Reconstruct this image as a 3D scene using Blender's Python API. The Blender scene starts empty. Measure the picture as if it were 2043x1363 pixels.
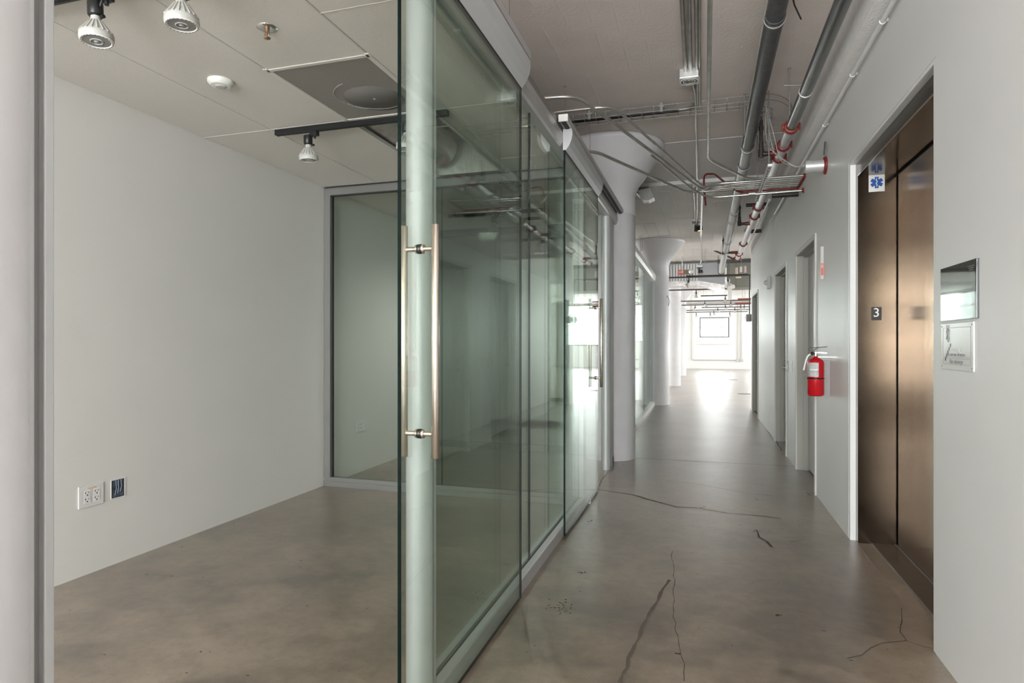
import bpy, bmesh, math, random
from mathutils import Vector, Matrix
random.seed(7)
PI = math.pi
sc = bpy.context.scene
COL = sc.collection

# ------------------------------------------------------------ camera
H = 1.25
YAW = 17.08
F = 1235.0
cam_d = bpy.data.cameras.new('camera'); cam = bpy.data.objects.new('camera', cam_d); COL.objects.link(cam)
cam_d.sensor_width = 36.0; cam_d.lens = F / 2043 * 36.0; cam_d.shift_y = 4.5 / 2043
cam_d.clip_start = 0.02; cam_d.clip_end = 200
cam.location = (0, 0, H); cam.rotation_euler = (PI / 2, 0, math.radians(YAW))
sc.camera = cam

# ------------------------------------------------------------ world, lights, exposure
W = bpy.data.worlds.new('sky'); sc.world = W; W.use_nodes = True
bg = W.node_tree.nodes['Background']; bg.inputs[0].default_value = (0.86, 0.93, 1.0, 1); bg.inputs[1].default_value = 6.0
sc.view_settings.view_transform = 'Standard'
try: sc.view_settings.look = 'None'
except Exception: pass
sc.view_settings.exposure = 0.0
sc.view_settings.gamma = 1.0
sc.view_settings.use_curve_mapping = False

def area(name, loc, aim, sx, sy, power, col):
    l = bpy.data.lights.new(name, 'AREA'); l.shape = 'RECTANGLE'; l.size = sx; l.size_y = sy
    l.energy = power; l.color = col
    o = bpy.data.objects.new(name, l); COL.objects.link(o); o.location = loc
    o.rotation_euler = Vector(aim).to_track_quat('-Z', 'Y').to_euler()
    return o
WARM = (1.0, 0.965, 0.93); COOL = (0.83, 0.91, 1.0); NEUT = (1.0, 0.985, 0.965)
# daylight standing in the window openings (each but the back side one fills a window built below)
area('daylight_back_window', (-1.15, -4.62, 1.65), (-.5, 1, 0.32), 3.9, 2.3, 760, (.97, .985, 1.0))
area('daylight_back_side_window', (-3.62, -1.9, 1.85), (1, 0.0, 0.1), 3.2, 2.2, 400, (.74, .86, 1.0))
area('daylight_far_window_right', (4.1, 32.9, 2.35), (0, -1, -0.1), 3.2, 2.3, 220, NEUT)
area('daylight_far_window_mid', (0.6, 32.9, 2.1), (0, -1, -0.1), 1.7, 1.3, 100, NEUT)
area('daylight_far_window_left', (-3.6, 32.9, 2.4), (0, -1, -0.1), 3.2, 2.3, 220, NEUT)
for i, y in enumerate((16.2, 22.3, 28.4)):
    area('daylight_right_window_%d' % i, (8.3, y, 2.2), (-1, 0, -0.1), 4.2, 2.2, 240, NEUT)
    area('daylight_left_window_%d' % i, (-8.3, y, 2.2), (1, -.25, -0.1), 4.2, 2.2, (720, 360, 230)[i], NEUT)

# ------------------------------------------------------------ pixel -> world
S_, C_ = math.sin(math.radians(YAW)), math.cos(math.radians(YAW))
def P(px, py, X=None, Y=None, Z=None, D=None):
    u = (px - 1021.5) / F; v = (686 - py) / F
    d = (-S_ + u * C_, C_ + u * S_, v)
    if X is not None: t = X / d[0]
    elif Y is not None: t = Y / d[1]
    elif Z is not None: t = (Z - H) / d[2]
    else: t = D
    return Vector((d[0] * t, d[1] * t, H + d[2] * t))

# ------------------------------------------------------------ materials
def mat(name, col, rough=0.5, metal=0.0, bump=0.0, bscale=60.0, var=0.0, vscale=3.0, stretch=None, ani=0.0, emit=None, spec=0.5, rvar=0.0):
    m = bpy.data.materials.new(name); m.use_nodes = True
    nt = m.node_tree; b = nt.nodes['Principled BSDF']
    b.inputs['Base Color'].default_value = (*col, 1); b.inputs['Roughness'].default_value = rough
    b.inputs['Metallic'].default_value = metal; b.inputs['Specular IOR Level'].default_value = spec
    if ani: b.inputs['Anisotropic'].default_value = ani
    tc = nt.nodes.new('ShaderNodeTexCoord'); mp = nt.nodes.new('ShaderNodeMapping')
    nt.links.new(tc.outputs['Object'], mp.inputs['Vector'])
    if stretch: mp.inputs['Scale'].default_value = stretch
    n = nt.nodes.new('ShaderNodeTexNoise'); n.inputs['Scale'].default_value = vscale; n.inputs['Detail'].default_value = 6
    nt.links.new(mp.outputs[0], n.inputs['Vector'])
    r = nt.nodes.new('ShaderNodeValToRGB')
    k = max(var, 0.012)
    r.color_ramp.elements[0].position = .3; r.color_ramp.elements[1].position = .7
    r.color_ramp.elements[0].color = (*[max(0, c * (1 - k)) for c in col], 1)
    r.color_ramp.elements[1].color = (*[min(1, c * (1 + k)) for c in col], 1)
    nt.links.new(n.outputs['Fac'], r.inputs[0]); nt.links.new(r.outputs[0], b.inputs['Base Color'])
    if rvar:
        mr = nt.nodes.new('ShaderNodeMapRange'); mr.inputs['From Min'].default_value = .3; mr.inputs['From Max'].default_value = .7
        mr.inputs['To Min'].default_value = rough - rvar; mr.inputs['To Max'].default_value = rough + rvar
        nt.links.new(n.outputs['Fac'], mr.inputs['Value']); nt.links.new(mr.outputs[0], b.inputs['Roughness'])
    if bump:
        n2 = nt.nodes.new('ShaderNodeTexNoise'); n2.inputs['Scale'].default_value = bscale; n2.inputs['Detail'].default_value = 4
        nt.links.new(mp.outputs[0], n2.inputs['Vector'])
        bp = nt.nodes.new('ShaderNodeBump'); bp.inputs['Strength'].default_value = bump; bp.inputs['Distance'].default_value = .004
        nt.links.new(n2.outputs['Fac'], bp.inputs['Height']); nt.links.new(bp.outputs[0], b.inputs['Normal'])
    if emit:
        b.inputs['Emission Color'].default_value = (*emit[:3], 1); b.inputs['Emission Strength'].default_value = emit[3]
    return m
M = {}
M['paint'] = mat('wall_paint', (.74, .72, .69), .45, bump=.12, bscale=220, var=.012)
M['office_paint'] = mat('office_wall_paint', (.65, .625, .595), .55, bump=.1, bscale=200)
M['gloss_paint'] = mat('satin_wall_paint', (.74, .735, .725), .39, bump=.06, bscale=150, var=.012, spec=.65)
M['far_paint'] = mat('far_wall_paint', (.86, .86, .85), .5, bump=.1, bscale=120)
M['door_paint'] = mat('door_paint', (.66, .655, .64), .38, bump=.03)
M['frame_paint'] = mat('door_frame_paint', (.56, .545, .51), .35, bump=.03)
M['slab_a'] = mat('painted_slab_near_unlit', (.84, .755, .70), .6, bump=.5, bscale=40, var=.04, vscale=2.5)  # brownish tone of the unlit slab put into the colour
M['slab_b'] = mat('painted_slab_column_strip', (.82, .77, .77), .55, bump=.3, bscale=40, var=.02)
M['slab_c'] = mat('painted_slab_far', (.80, .78, .75), .55, bump=.5, bscale=30, var=.05, vscale=4, stretch=(1, .3, 1))
M['column'] = mat('painted_concrete_column', (.78, .77, .785), .45, bump=.7, bscale=14, var=.03, vscale=5)
M['beam'] = mat('rough_painted_beam', (.88, .85, .83), .55, bump=1.0, bscale=70, var=.04, vscale=14)
M['tile'] = mat('mineral_ceiling_tile', (.70, .66, .61), .9, bump=.5, bscale=300, var=.015, vscale=60)
M['tgrid'] = mat('white_grid_metal', (.70, .67, .63), .5)
M['alu'] = mat('satin_aluminium', (.56, .545, .55), .42, .6, var=.02)
M['alu_light'] = mat('clear_anodised_aluminium', (.56, .57, .575), .45, .35, var=.02)
M['alu_grey'] = mat('grey_anodised_frame', (.23, .225, .215), .42, .35, var=.02)
M['nickel'] = mat('brushed_nickel_bar', (.70, .62, .55), .26, 1.0, bump=.15, bscale=90, stretch=(8, 8, .6), ani=.4)
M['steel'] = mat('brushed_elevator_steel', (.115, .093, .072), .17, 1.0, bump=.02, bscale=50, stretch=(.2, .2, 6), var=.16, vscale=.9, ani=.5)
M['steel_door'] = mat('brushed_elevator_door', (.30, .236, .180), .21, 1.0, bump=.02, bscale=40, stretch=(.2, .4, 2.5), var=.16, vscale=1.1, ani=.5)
M['black'] = mat('black_metal', (.012, .012, .013), .38, .0)
M['dark_gap'] = mat('dark_gap', (.01, .01, .01), .8)
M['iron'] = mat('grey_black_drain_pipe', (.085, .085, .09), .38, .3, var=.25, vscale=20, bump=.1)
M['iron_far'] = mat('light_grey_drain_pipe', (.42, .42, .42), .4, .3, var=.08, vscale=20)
M['blackpipe'] = mat('black_steel_pipe', (.05, .042, .04), .4, .3)
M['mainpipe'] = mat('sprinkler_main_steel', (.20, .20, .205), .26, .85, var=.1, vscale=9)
M['mainpipe_far'] = mat('sprinkler_main_lit_tone', (.62, .62, .64), .40, .9, var=.05, vscale=9)  # far half of the same pipe, window reflections put into its paler colour
M['emt'] = mat('galvanised_conduit', (.50, .49, .46), .28, .85, var=.15, vscale=12)
M['galv'] = mat('galvanised_box', (.66, .66, .65), .4, .55, var=.06)
M['red'] = mat('red_coupling_paint', (.20, .018, .016), .4, var=.15, vscale=30)
M['orange'] = mat('orange_red_coupling', (.25, .035, .02), .4, var=.15, vscale=30)
M['extred'] = mat('extinguisher_red', (.50, .006, .014), .2)
M['white'] = mat('white_plastic', (.80, .79, .76), .35)
M['lampwhite'] = mat('white_lamp_body', (.50, .485, .455), .4)
M['lens'] = mat('lamp_lens', (.23, .215, .20), .25)
M['foil'] = mat('crumpled_foil', (.62, .59, .58), .28, .75, bump=1.0, bscale=18, var=.2, vscale=12)
M['duct'] = mat('galvanised_duct', (.33, .335, .34), .35, .6, var=.05)
M['ahu'] = mat('air_handler_paint', (.22, .22, .185), .5)
M['brass'] = mat('brass', (.45, .30, .20), .35, .9)
M['chrome'] = mat('chrome', (.75, .74, .72), .12, 1.0)
M['label'] = mat('label_grey', (.42, .43, .42), .5, var=.3, vscale=60)
M['labelwhite'] = mat('label_white', (.72, .70, .68), .5)
M['blue'] = mat('emblem_blue', (.012, .085, .33), .4)
M['grey_text'] = mat('grey_print', (.22, .22, .23), .5)
M['pale_text'] = mat('pale_print', (.62, .62, .63), .5)
M['orange_text'] = mat('orange_print', (.75, .36, .12), .5)
M['yellow'] = mat('yellow_print', (.75, .68, .1), .5)
M['redprint'] = mat('red_print', (.7, .12, .08), .5)
M['whitetext'] = mat('white_print', (.85, .85, .85), .5)
M['signwhite'] = mat('white_sign_acrylic', (.62, .61, .59), .18)
M['threshold'] = mat('brown_steel_sill', (.10, .07, .052), .4, .5, var=.15, vscale=10)
M['crack'] = mat('crack_dark', (.09, .075, .062), .9)
M['mark'] = mat('pale_scuff', (.42, .39, .36), .4)
M['fanplate'] = mat('fan_plate_behind_mesh', (.165, .155, .142), .7)
M['score'] = mat('score_line', (.12, .098, .078), .8)
M['steelsash'] = mat('grey_steel_sash', (.12, .12, .125), .5)
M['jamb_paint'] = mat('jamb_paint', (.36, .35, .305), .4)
M['bracket'] = mat('bracket_grey', (.30, .28, .27), .5)
M['paledot'] = mat('pale_sign', (.55, .52, .50), .5)
M['outlet_wire'] = mat('blue_grey_wire', (.30, .34, .42), .5)
M['outlet'] = mat('outlet_plastic', (.66, .64, .63), .35)
M['drain'] = mat('floor_drain_iron', (.16, .16, .16), .5)
M['wire'] = mat('grey_wire', (.30, .29, .28), .4, .5)
M['cable'] = mat('white_cable', (.66, .63, .58), .5)
M['glow'] = mat('warm_lamp_face', (.8, .5, .2), .5, emit=(1.0, .55, .2, 2.5))
M['olive'] = mat('olive_housing', (.20, .185, .14), .5)
M['diffuser'] = mat('clear_prismatic_lens', (.75, .75, .74), .15, bump=.6, bscale=60)
M['edge'] = mat('green_glass_edge', (.001, .008, .007), .5, spec=.15)
M['gasket'] = mat('black_gasket', (.02, .02, .02), .6)
M['boxsteel'] = mat('blue_grey_box', (.10, .13, .18), .3, .4, var=.6, vscale=25)

def poster_material():
    m = mat('poster_black_glass', (.035, .035, .037), .04, spec=.8)
    return m
M['poster'] = poster_material()

def grille_material():
    m = bpy.data.materials.new('perforated_grille'); m.use_nodes = True; nt = m.node_tree; b = nt.nodes['Principled BSDF']
    tc = nt.nodes.new('ShaderNodeTexCoord'); mp = nt.nodes.new('ShaderNodeMapping'); mp.inputs['Scale'].default_value = (95, 95, 0)
    v = nt.nodes.new('ShaderNodeTexVoronoi'); v.inputs['Randomness'].default_value = 0; v.inputs['Scale'].default_value = 1
    nt.links.new(tc.outputs['Object'], mp.inputs[0]); nt.links.new(mp.outputs[0], v.inputs['Vector'])
    r = nt.nodes.new('ShaderNodeValToRGB'); r.color_ramp.elements[0].position = .30; r.color_ramp.elements[1].position = .42
    r.color_ramp.elements[0].color = (.10, .09, .082, 1); r.color_ramp.elements[1].color = (.40, .375, .345, 1)
    nt.links.new(v.outputs['Distance'], r.inputs[0]); nt.links.new(r.outputs[0], b.inputs['Base Color']); b.inputs['Roughness'].default_value = .7
    return m
M['grille'] = grille_material()

def glass_material(name, tint, ior0=.043):
    m = bpy.data.materials.new(name); m.use_nodes = True; nt = m.node_tree
    for n in list(nt.nodes): nt.nodes.remove(n)
    out = nt.nodes.new('ShaderNodeOutputMaterial'); mix = nt.nodes.new('ShaderNodeMixShader')
    tr = nt.nodes.new('ShaderNodeBsdfTransparent'); tr.inputs[0].default_value = (*tint, 1)
    gl = nt.nodes.new('ShaderNodeBsdfGlossy'); gl.inputs['Roughness'].default_value = 0.0; gl.inputs[0].default_value = (.95, 1, .97, 1)
    g = nt.nodes.new('ShaderNodeNewGeometry'); dt = nt.nodes.new('ShaderNodeVectorMath'); dt.operation = 'DOT_PRODUCT'
    nt.links.new(g.outputs['Normal'], dt.inputs[0]); nt.links.new(g.outputs['Incoming'], dt.inputs[1])
    def ma(op, a, bv=None):
        n = nt.nodes.new('ShaderNodeMath'); n.operation = op
        if hasattr(a, 'links'): nt.links.new(a, n.inputs[0])
        else: n.inputs[0].default_value = a
        if bv is not None:
            if hasattr(bv, 'links'): nt.links.new(bv, n.inputs[1])
            else: n.inputs[1].default_value = bv
        return n.outputs[0]
    ab = ma('ABSOLUTE', dt.outputs['Value']); om = ma('SUBTRACT', 1.0, ab); p = ma('POWER', om, 5.0)
    f = ma('ADD', ma('MULTIPLY', p, 1 - ior0), ior0)
    nt.links.new(f, mix.inputs[0]); nt.links.new(tr.outputs[0], mix.inputs[1]); nt.links.new(gl.outputs[0], mix.inputs[2])
    nt.links.new(mix.outputs[0], out.inputs['Surface'])
    return m
M['glass'] = glass_material('green_tint_glass', (.925, .972, .94))
M['winglass'] = glass_material('window_glass', (.97, .98, .975))

def floor_material():
    m = bpy.data.materials.new('polished_concrete'); m.use_nodes = True; nt = m.node_tree; b = nt.nodes['Principled BSDF']
    tc = nt.nodes.new('ShaderNodeTexCoord')
    def noise(scale, det, mapping=None):
        n = nt.nodes.new('ShaderNodeTexNoise'); n.inputs['Scale'].default_value = scale; n.inputs['Detail'].default_value = det
        n.inputs['Roughness'].default_value = .62
        if mapping:
            mp = nt.nodes.new('ShaderNodeMapping'); mp.inputs['Scale'].default_value = mapping
            nt.links.new(tc.outputs['Object'], mp.inputs[0]); nt.links.new(mp.outputs[0], n.inputs['Vector'])
        else: nt.links.new(tc.outputs['Object'], n.inputs['Vector'])
        return n
    a = noise(1.1, 5); c = noise(4.5, 9, (1, 1.3, 1)); d = noise(190, 3); e = noise(20, 9)
    mx = nt.nodes.new('ShaderNodeMix'); mx.data_type = 'FLOAT'; mx.inputs[0].default_value = .5
    nt.links.new(a.outputs['Fac'], mx.inputs[2]); nt.links.new(c.outputs['Fac'], mx.inputs[3])
    r = nt.nodes.new('ShaderNodeValToRGB'); els = r.color_ramp.elements
    els[0].position = .39; els[0].color = (.118, .090, .065, 1); els[1].position = .61; els[1].color = (.300, .238, .175, 1)
    k = els.new(.5); k.color = (.218, .165, .116, 1)
    nt.links.new(mx.outputs[0], r.inputs[0])
    r2 = nt.nodes.new('ShaderNodeValToRGB'); r2.color_ramp.elements[0].position = .36; r2.color_ramp.elements[0].color = (.74, .73, .72, 1)
    r2.color_ramp.elements[1].position = .56; r2.color_ramp.elements[1].color = (1, 1, 1, 1)
    nt.links.new(e.outputs['Fac'], r2.inputs[0])
    mu = nt.nodes.new('ShaderNodeMix'); mu.data_type = 'RGBA'; mu.blend_type = 'MULTIPLY'; mu.inputs[0].default_value = .8
    nt.links.new(r.outputs[0], mu.inputs[6]); nt.links.new(r2.outputs[0], mu.inputs[7])
    r3 = nt.nodes.new('ShaderNodeValToRGB'); r3.color_ramp.elements[0].position = .3; r3.color_ramp.elements[0].color = (.84, .84, .84, 1)
    r3.color_ramp.elements[1].position = .6; r3.color_ramp.elements[1].color = (1.06, 1.06, 1.06, 1)
    nt.links.new(d.outputs['Fac'], r3.inputs[0])
    mu2 = nt.nodes.new('ShaderNodeMix'); mu2.data_type = 'RGBA'; mu2.blend_type = 'MULTIPLY'; mu2.inputs[0].default_value = 1
    nt.links.new(mu.outputs[2], mu2.inputs[6]); nt.links.new(r3.outputs[0], mu2.inputs[7])
    nt.links.new(mu2.outputs[2], b.inputs['Base Color'])
    mr = nt.nodes.new('ShaderNodeMapRange'); mr.inputs['From Min'].default_value = .35; mr.inputs['From Max'].default_value = .65
    mr.inputs['To Min'].default_value = .33; mr.inputs['To Max'].default_value = .42
    nt.links.new(c.outputs['Fac'], mr.inputs['Value']); nt.links.new(mr.outputs[0], b.inputs['Roughness'])
    bp = nt.nodes.new('ShaderNodeBump'); bp.inputs['Strength'].default_value = .05; bp.inputs['Distance'].default_value = .006
    nt.links.new(e.outputs['Fac'], bp.inputs['Height']); nt.links.new(bp.outputs[0], b.inputs['Normal'])
    b.inputs['Specular IOR Level'].default_value = .6; b.inputs['Coat Weight'].default_value = 1.0; b.inputs['Coat Roughness'].default_value = .36; b.inputs['Coat IOR'].default_value = 1.75
    return m
M['floor'] = floor_material()

# ------------------------------------------------------------ mesh helpers (world coordinates)
class MB:
    def __init__(s): s.v = []; s.f = []; s.m = []; s.sm = []
    def add(s, vs, fs, mi=0, smooth=False):
        o = len(s.v); s.v += [Vector(v) for v in vs]
        for f in fs: s.f.append([i + o for i in f]); s.m.append(mi); s.sm.append(smooth)
        return s
    def box(s, x0, x1, y0, y1, z0, z1, mi=0, bev=0.0):
        if bev:
            bm = bmesh.new(); bmesh.ops.create_cube(bm, size=1)
            for v in bm.verts: v.co = Vector(((x0 + x1) / 2 + v.co.x * (x1 - x0), (y0 + y1) / 2 + v.co.y * (y1 - y0), (z0 + z1) / 2 + v.co.z * (z1 - z0)))
            bmesh.ops.bevel(bm, geom=bm.edges[:], offset=bev, segments=2, affect='EDGES', profile=.6)
            bm.verts.index_update(); s.add([v.co.copy() for v in bm.verts], [[v.index for v in f.verts] for f in bm.faces], mi); bm.free(); return s
        vs = [(x, y, z) for x in (x0, x1) for y in (y0, y1) for z in (z0, z1)]
        return s.add(vs, [(0, 1, 3, 2), (4, 6, 7, 5), (0, 4, 5, 1), (2, 3, 7, 6), (0, 2, 6, 4), (1, 5, 7, 3)], mi)
    def obox(s, c, ax, ay, az, mi=0):   # oriented box, half vectors
        c = Vector(c); ax = Vector(ax); ay = Vector(ay); az = Vector(az)
        vs = [c + ax * i + ay * j + az * k for i in (-1, 1) for j in (-1, 1) for k in (-1, 1)]
        return s.add(vs, [(0, 1, 3, 2), (4, 6, 7, 5), (0, 4, 5, 1), (2, 3, 7, 6), (0, 2, 6, 4), (1, 5, 7, 3)], mi)
    def tube(s, pts, r, n=12, mi=0, caps=True, closed=False):
        pts = [Vector(p) for p in pts]; rs = r if isinstance(r, (list, tuple)) else [r] * len(pts)
        vs = []; up = None
        for i, p in enumerate(pts):
            if i == 0: t = pts[1] - p
            elif i == len(pts) - 1: t = p - pts[i - 1]
            else: t = (pts[i + 1] - p).normalized() + (p - pts[i - 1]).normalized()
            t.normalize()
            if up is None:
                up = Vector((0, 0, 1)) if abs(t.z) < .9 else Vector((1, 0, 0))
            a = t.cross(up).normalized(); b = a.cross(t).normalized(); up = b
            for k in range(n):
                an = 2 * PI * k / n; vs.append(p + (a * math.cos(an) + b * math.sin(an)) * rs[i])
        fs = []
        for i in range(len(pts) - 1):
            for k in range(n):
                fs.append((i * n + k, i * n + (k + 1) % n, (i + 1) * n + (k + 1) % n, (i + 1) * n + k))
        s.add(vs, fs, mi, True)
        if caps:
            s.add(vs[:n], [tuple(range(n))], mi); s.add(vs[-n:], [tuple(reversed(range(n)))], mi)
        return s
    def cyl(s, a, b, r, n=16, mi=0, r2=None): return s.tube([a, b], [r, r if r2 is None else r2], n, mi)
    def lathe(s, base, axis, prof, n=24, mi=0, smooth=True):  # prof: (r, h)
        base = Vector(base); ax = Vector(axis).normalized()
        u = ax.cross(Vector((0, 0, 1)) if abs(ax.z) < .9 else Vector((1, 0, 0))).normalized(); w = ax.cross(u)
        vs = []
        for r, h in prof:
            for k in range(n):
                an = 2 * PI * k / n; vs.append(base + ax * h + (u * math.cos(an) + w * math.sin(an)) * r)
        fs = [(i * n + k, i * n + (k + 1) % n, (i + 1) * n + (k + 1) % n, (i + 1) * n + k) for i in range(len(prof) - 1) for k in range(n)]
        return s.add(vs, fs, mi, smooth)
    def prism(s, poly, axis, a0, a1, mi=0, smooth=False):   # poly 2D in the other two axes, extruded along axis
        def pt(p, a):
            if axis == 'x': return (a, p[0], p[1])
            if axis == 'y': return (p[0], a, p[1])
            return (p[0], p[1], a)
        n = len(poly); vs = [pt(p, a0) for p in poly] + [pt(p, a1) for p in poly]
        s.add(vs, [(k, (k + 1) % n, n + (k + 1) % n, n + k) for k in range(n)], mi, smooth)
        s.add(vs, [tuple(reversed(range(n))), tuple(range(n, 2 * n))], mi)
        return s
ORG = {}
def obj(name, mb, m, parent=None, kind=None, label=None, cat=None, group=None):
    me = bpy.data.meshes.new(name)
    if parent is None:
        xs = [v.x for v in mb.v]; ys = [v.y for v in mb.v]; zs = [v.z for v in mb.v]
        org = Vector(((min(xs) + max(xs)) / 2, (min(ys) + max(ys)) / 2, min(zs)))
    else: org = ORG[parent.name]
    me.from_pydata([v - org for v in mb.v], [], mb.f)
    for mm in (m if isinstance(m, (list, tuple)) else [m]): me.materials.append(M[mm])
    for i, p in enumerate(me.polygons): p.material_index = mb.m[i]; p.use_smooth = mb.sm[i]
    bm = bmesh.new(); bm.from_mesh(me)
    if len(bm.verts) < 60000: bmesh.ops.recalc_face_normals(bm, faces=bm.faces)
    bm.to_mesh(me); bm.free(); me.update()
    o = bpy.data.objects.new(name, me); COL.objects.link(o)
    if parent is None: o.location = org
    else: o.parent = parent
    ORG[o.name] = org
    if kind: o['kind'] = kind
    if label: o['label'] = label
    if cat: o['category'] = cat
    if group: o['group'] = group
    return o
def thing(name, label, cat, loc, group=None, kind=None):
    o = bpy.data.objects.new(name, None); COL.objects.link(o); o.location = loc; o.empty_display_size = .1
    ORG[o.name] = Vector(loc); o['label'] = label
    if cat: o['category'] = cat
    if group: o['group'] = group
    if kind: o['kind'] = kind
    return o
def dup(root, loc, label):
    r = root.copy(); COL.objects.link(r); r.location = loc; r['label'] = label
    for ch in list(root.children):
        c = ch.copy(); COL.objects.link(c); c.parent = r
        for g in ch.children:
            d = g.copy(); COL.objects.link(d); d.parent = c
    return r
def fillet(pts, r=.1, n=6):
    pts = [Vector(p) for p in pts]; out = [pts[0]]
    for i in range(1, len(pts) - 1):
        a, b, c = pts[i - 1], pts[i], pts[i + 1]
        rr = min(r, (a - b).length * .48, (c - b).length * .48)
        p0 = b + (a - b).normalized() * rr; p1 = b + (c - b).normalized() * rr
        for k in range(n + 1):
            t = k / n; out.append(p0 * (1 - t) ** 2 + b * 2 * t * (1 - t) + p1 * t * t)
    out.append(pts[-1]); return out
def text_mb(s, size, origin, right, up, ext=.0006, align='CENTER'):
    cu = bpy.data.curves.new('txt', 'FONT'); cu.body = s; cu.size = size; cu.align_x = align; cu.align_y = 'CENTER'; cu.extrude = ext
    cu.resolution_u = 3
    o = bpy.data.objects.new('txt', cu); COL.objects.link(o)
    dg = bpy.context.evaluated_depsgraph_get(); me = bpy.data.meshes.new_from_object(o.evaluated_get(dg))
    right = Vector(right).normalized(); up = Vector(up).normalized(); nn = right.cross(up); origin = Vector(origin)
    mb = MB(); mb.add([origin + right * v.co.x + up * v.co.y + nn * v.co.z for v in me.vertices], [list(p.vertices) for p in me.polygons])
    bpy.data.objects.remove(o); bpy.data.meshes.remove(me); bpy.data.curves.remove(cu)
    return mb

# ============================================================ STRUCTURE
CZ = H + 2.165          # slab underside
OC = H + 1.377          # office ceiling
XR = .90                # corridor right wall
XL = -3.185             # office left wall

fl = obj('floor', MB().box(-8.2, 8.2, -4.8, 33.2, -.12, 0), 'floor', kind='structure', label='brown-grey polished concrete floor running through corridor and offices')
# crack / joint / scuff details of the floor
def strip(mb, pts, w):
    pts = [Vector((p[0], p[1], 0)) for p in pts]
    for i in range(len(pts) - 1):
        a, b = pts[i], pts[i + 1]; t = (b - a); n = Vector((-t.y, t.x, 0)).normalized()
        w0 = w * random.uniform(.5, 1.2) / 2; w1 = w * random.uniform(.5, 1.2) / 2
        z = .0012
        mb.add([a + n * w0 + Vector((0, 0, z)), a - n * w0 + Vector((0, 0, z)), b - n * w1 + Vector((0, 0, z)), b + n * w1 + Vector((0, 0, z))], [(0, 1, 2, 3)])
def fpts(*pp):
    base = [P(x, y, Z=0) for x, y in pp]; out = []
    for a, b in zip(base, base[1:]):
        n = max(1, int((b - a).length / .06))
        for k in range(n):
            q = a.lerp(b, k / n); out.append(q + Vector((random.uniform(-.006, .006), random.uniform(-.006, .006), 0)))
    out.append(base[-1]); return out
mb = MB(); strip(mb, [(-.70, 6.86), (.95, 6.87)], .014); strip(mb, [(-3.1, 6.86), (-.95, 6.86)], .006)
obj('expansion_joint', mb, 'crack', fl)
cr = MB()
for pp, w in [(((1193, 977), (1262, 987), (1310, 1001), (1350, 1012), (1390, 1013), (1450, 1024), (1520, 1030), (1560, 1035)), .006),
              (((1262, 987), (1295, 998), (1330, 1005)), .004),
              (((1325, 960), (1385, 965), (1440, 975), (1480, 983), (1540, 990)), .003),
              (((1508, 1058), (1515, 1072), (1530, 1080), (1540, 1092)), .008),
              (((1340, 1100), (1345, 1150), (1343, 1220), (1350, 1270), (1362, 1310), (1365, 1360)), .003),
              (((1798, 1213), (1800, 1240), (1795, 1262), (1806, 1278), (1760, 1285), (1735, 1292), (1722, 1308), (1690, 1314)), .004),
              (((1806, 1278), (1840, 1290), (1874, 1297)), .004), (((1193, 977), (1200, 960), (1212, 943)), .004),
              (((1440, 1125), (1475, 1126)), .003), (((1575, 1081), (1600, 1079)), .004), (((1592, 1047), (1605, 1049)), .004),
              (((1500, 815), (1512, 826), (1518, 835)), .02), (((1530, 860), (1545, 875), (1560, 900)), .006)]:
    strip(cr, fpts(*pp), w * (1.7 if pp[0][1] < 1060 else 1.2))
mb2 = MB(); strip(mb2, fpts((1335, 1157), (1310, 1200), (1283, 1250), (1262, 1300), (1236, 1363)), .016)
obj('floor_crack', cr, 'crack', fl, kind='stuff')
obj('scored_line', mb2, 'score', fl)
# small dark specks scattered in the concrete
mb = MB()
for k in range(900):
    y = 1.0 + 11.5 * random.random() ** 1.3; x = random.uniform(-3.1, .88)
    if x < -.95 and y > 4.6: continue
    rr = random.choice((.0012, .0015, .002, .002, .003, .004)); an0 = random.uniform(0, 6); ln = random.uniform(1, 2.6)
    mb.add([Vector((x + math.cos(a + an0) * rr * ln, y + math.sin(a + an0) * rr, .0012)) for a in (0, 1.2, 2.4, 3.6, 4.9)], [(0, 1, 2, 3, 4)])
obj('floor_speck', mb, 'score', fl, kind='stuff')
# chip in floor
mb = MB()
for k in range(46):
    q = P(1120 + random.gauss(0, 13), 1211 + random.gauss(0, 7), Z=0); r = random.uniform(.002, .007)
    an0 = random.uniform(0, 6); mb.add([q + Vector((math.cos(an0 + a) * r * random.uniform(.5, 1.3), math.sin(an0 + a) * r, .0013)) for a in (0, 1.3, 2.5, 3.8, 5)], [(0, 1, 2, 3, 4)])
for (x, y, n) in ((1372, 995, 3), (1405, 1012, 3), (1514, 996, 4), (1617, 986, 8), (1508, 1060, 4), (1180, 1040, 6), (1163, 1142, 6), (1553, 1228, 3), (1357, 1305, 3), (1450, 830, 3), (1392, 826, 3), (960, 1250, 0)):
    for k in range(n):
        q = P(x + random.gauss(0, 4), y + random.gauss(0, 1.2), Z=0); r = random.uniform(.003, .010)
        mb.add([q + Vector((math.cos(a) * r, math.sin(a) * r * .8, .0013)) for a in (0, 1, 2, 3, 4, 5)], [(0, 1, 2, 3, 4, 5)])
obj('floor_chip', mb, 'crack', fl, kind='stuff')
for (x, y) in ((1448, 742), (1462, 758), (1485, 786)):
    q = P(x, y, Z=0); mb = MB(); mb.lathe((q.x, q.y, 0), (0, 0, 1), [(.0, .006), (.12, .006), (.17, .003), (.17, 0)], 20)
    obj('floor_drain', mb, 'drain', label='dark round floor drain cover in the bright far floor, ' + {742: 'farthest of the three', 758: 'middle one', 786: 'nearest, by the corridor end'}[y], cat='drain', group='floor drains')

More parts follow.
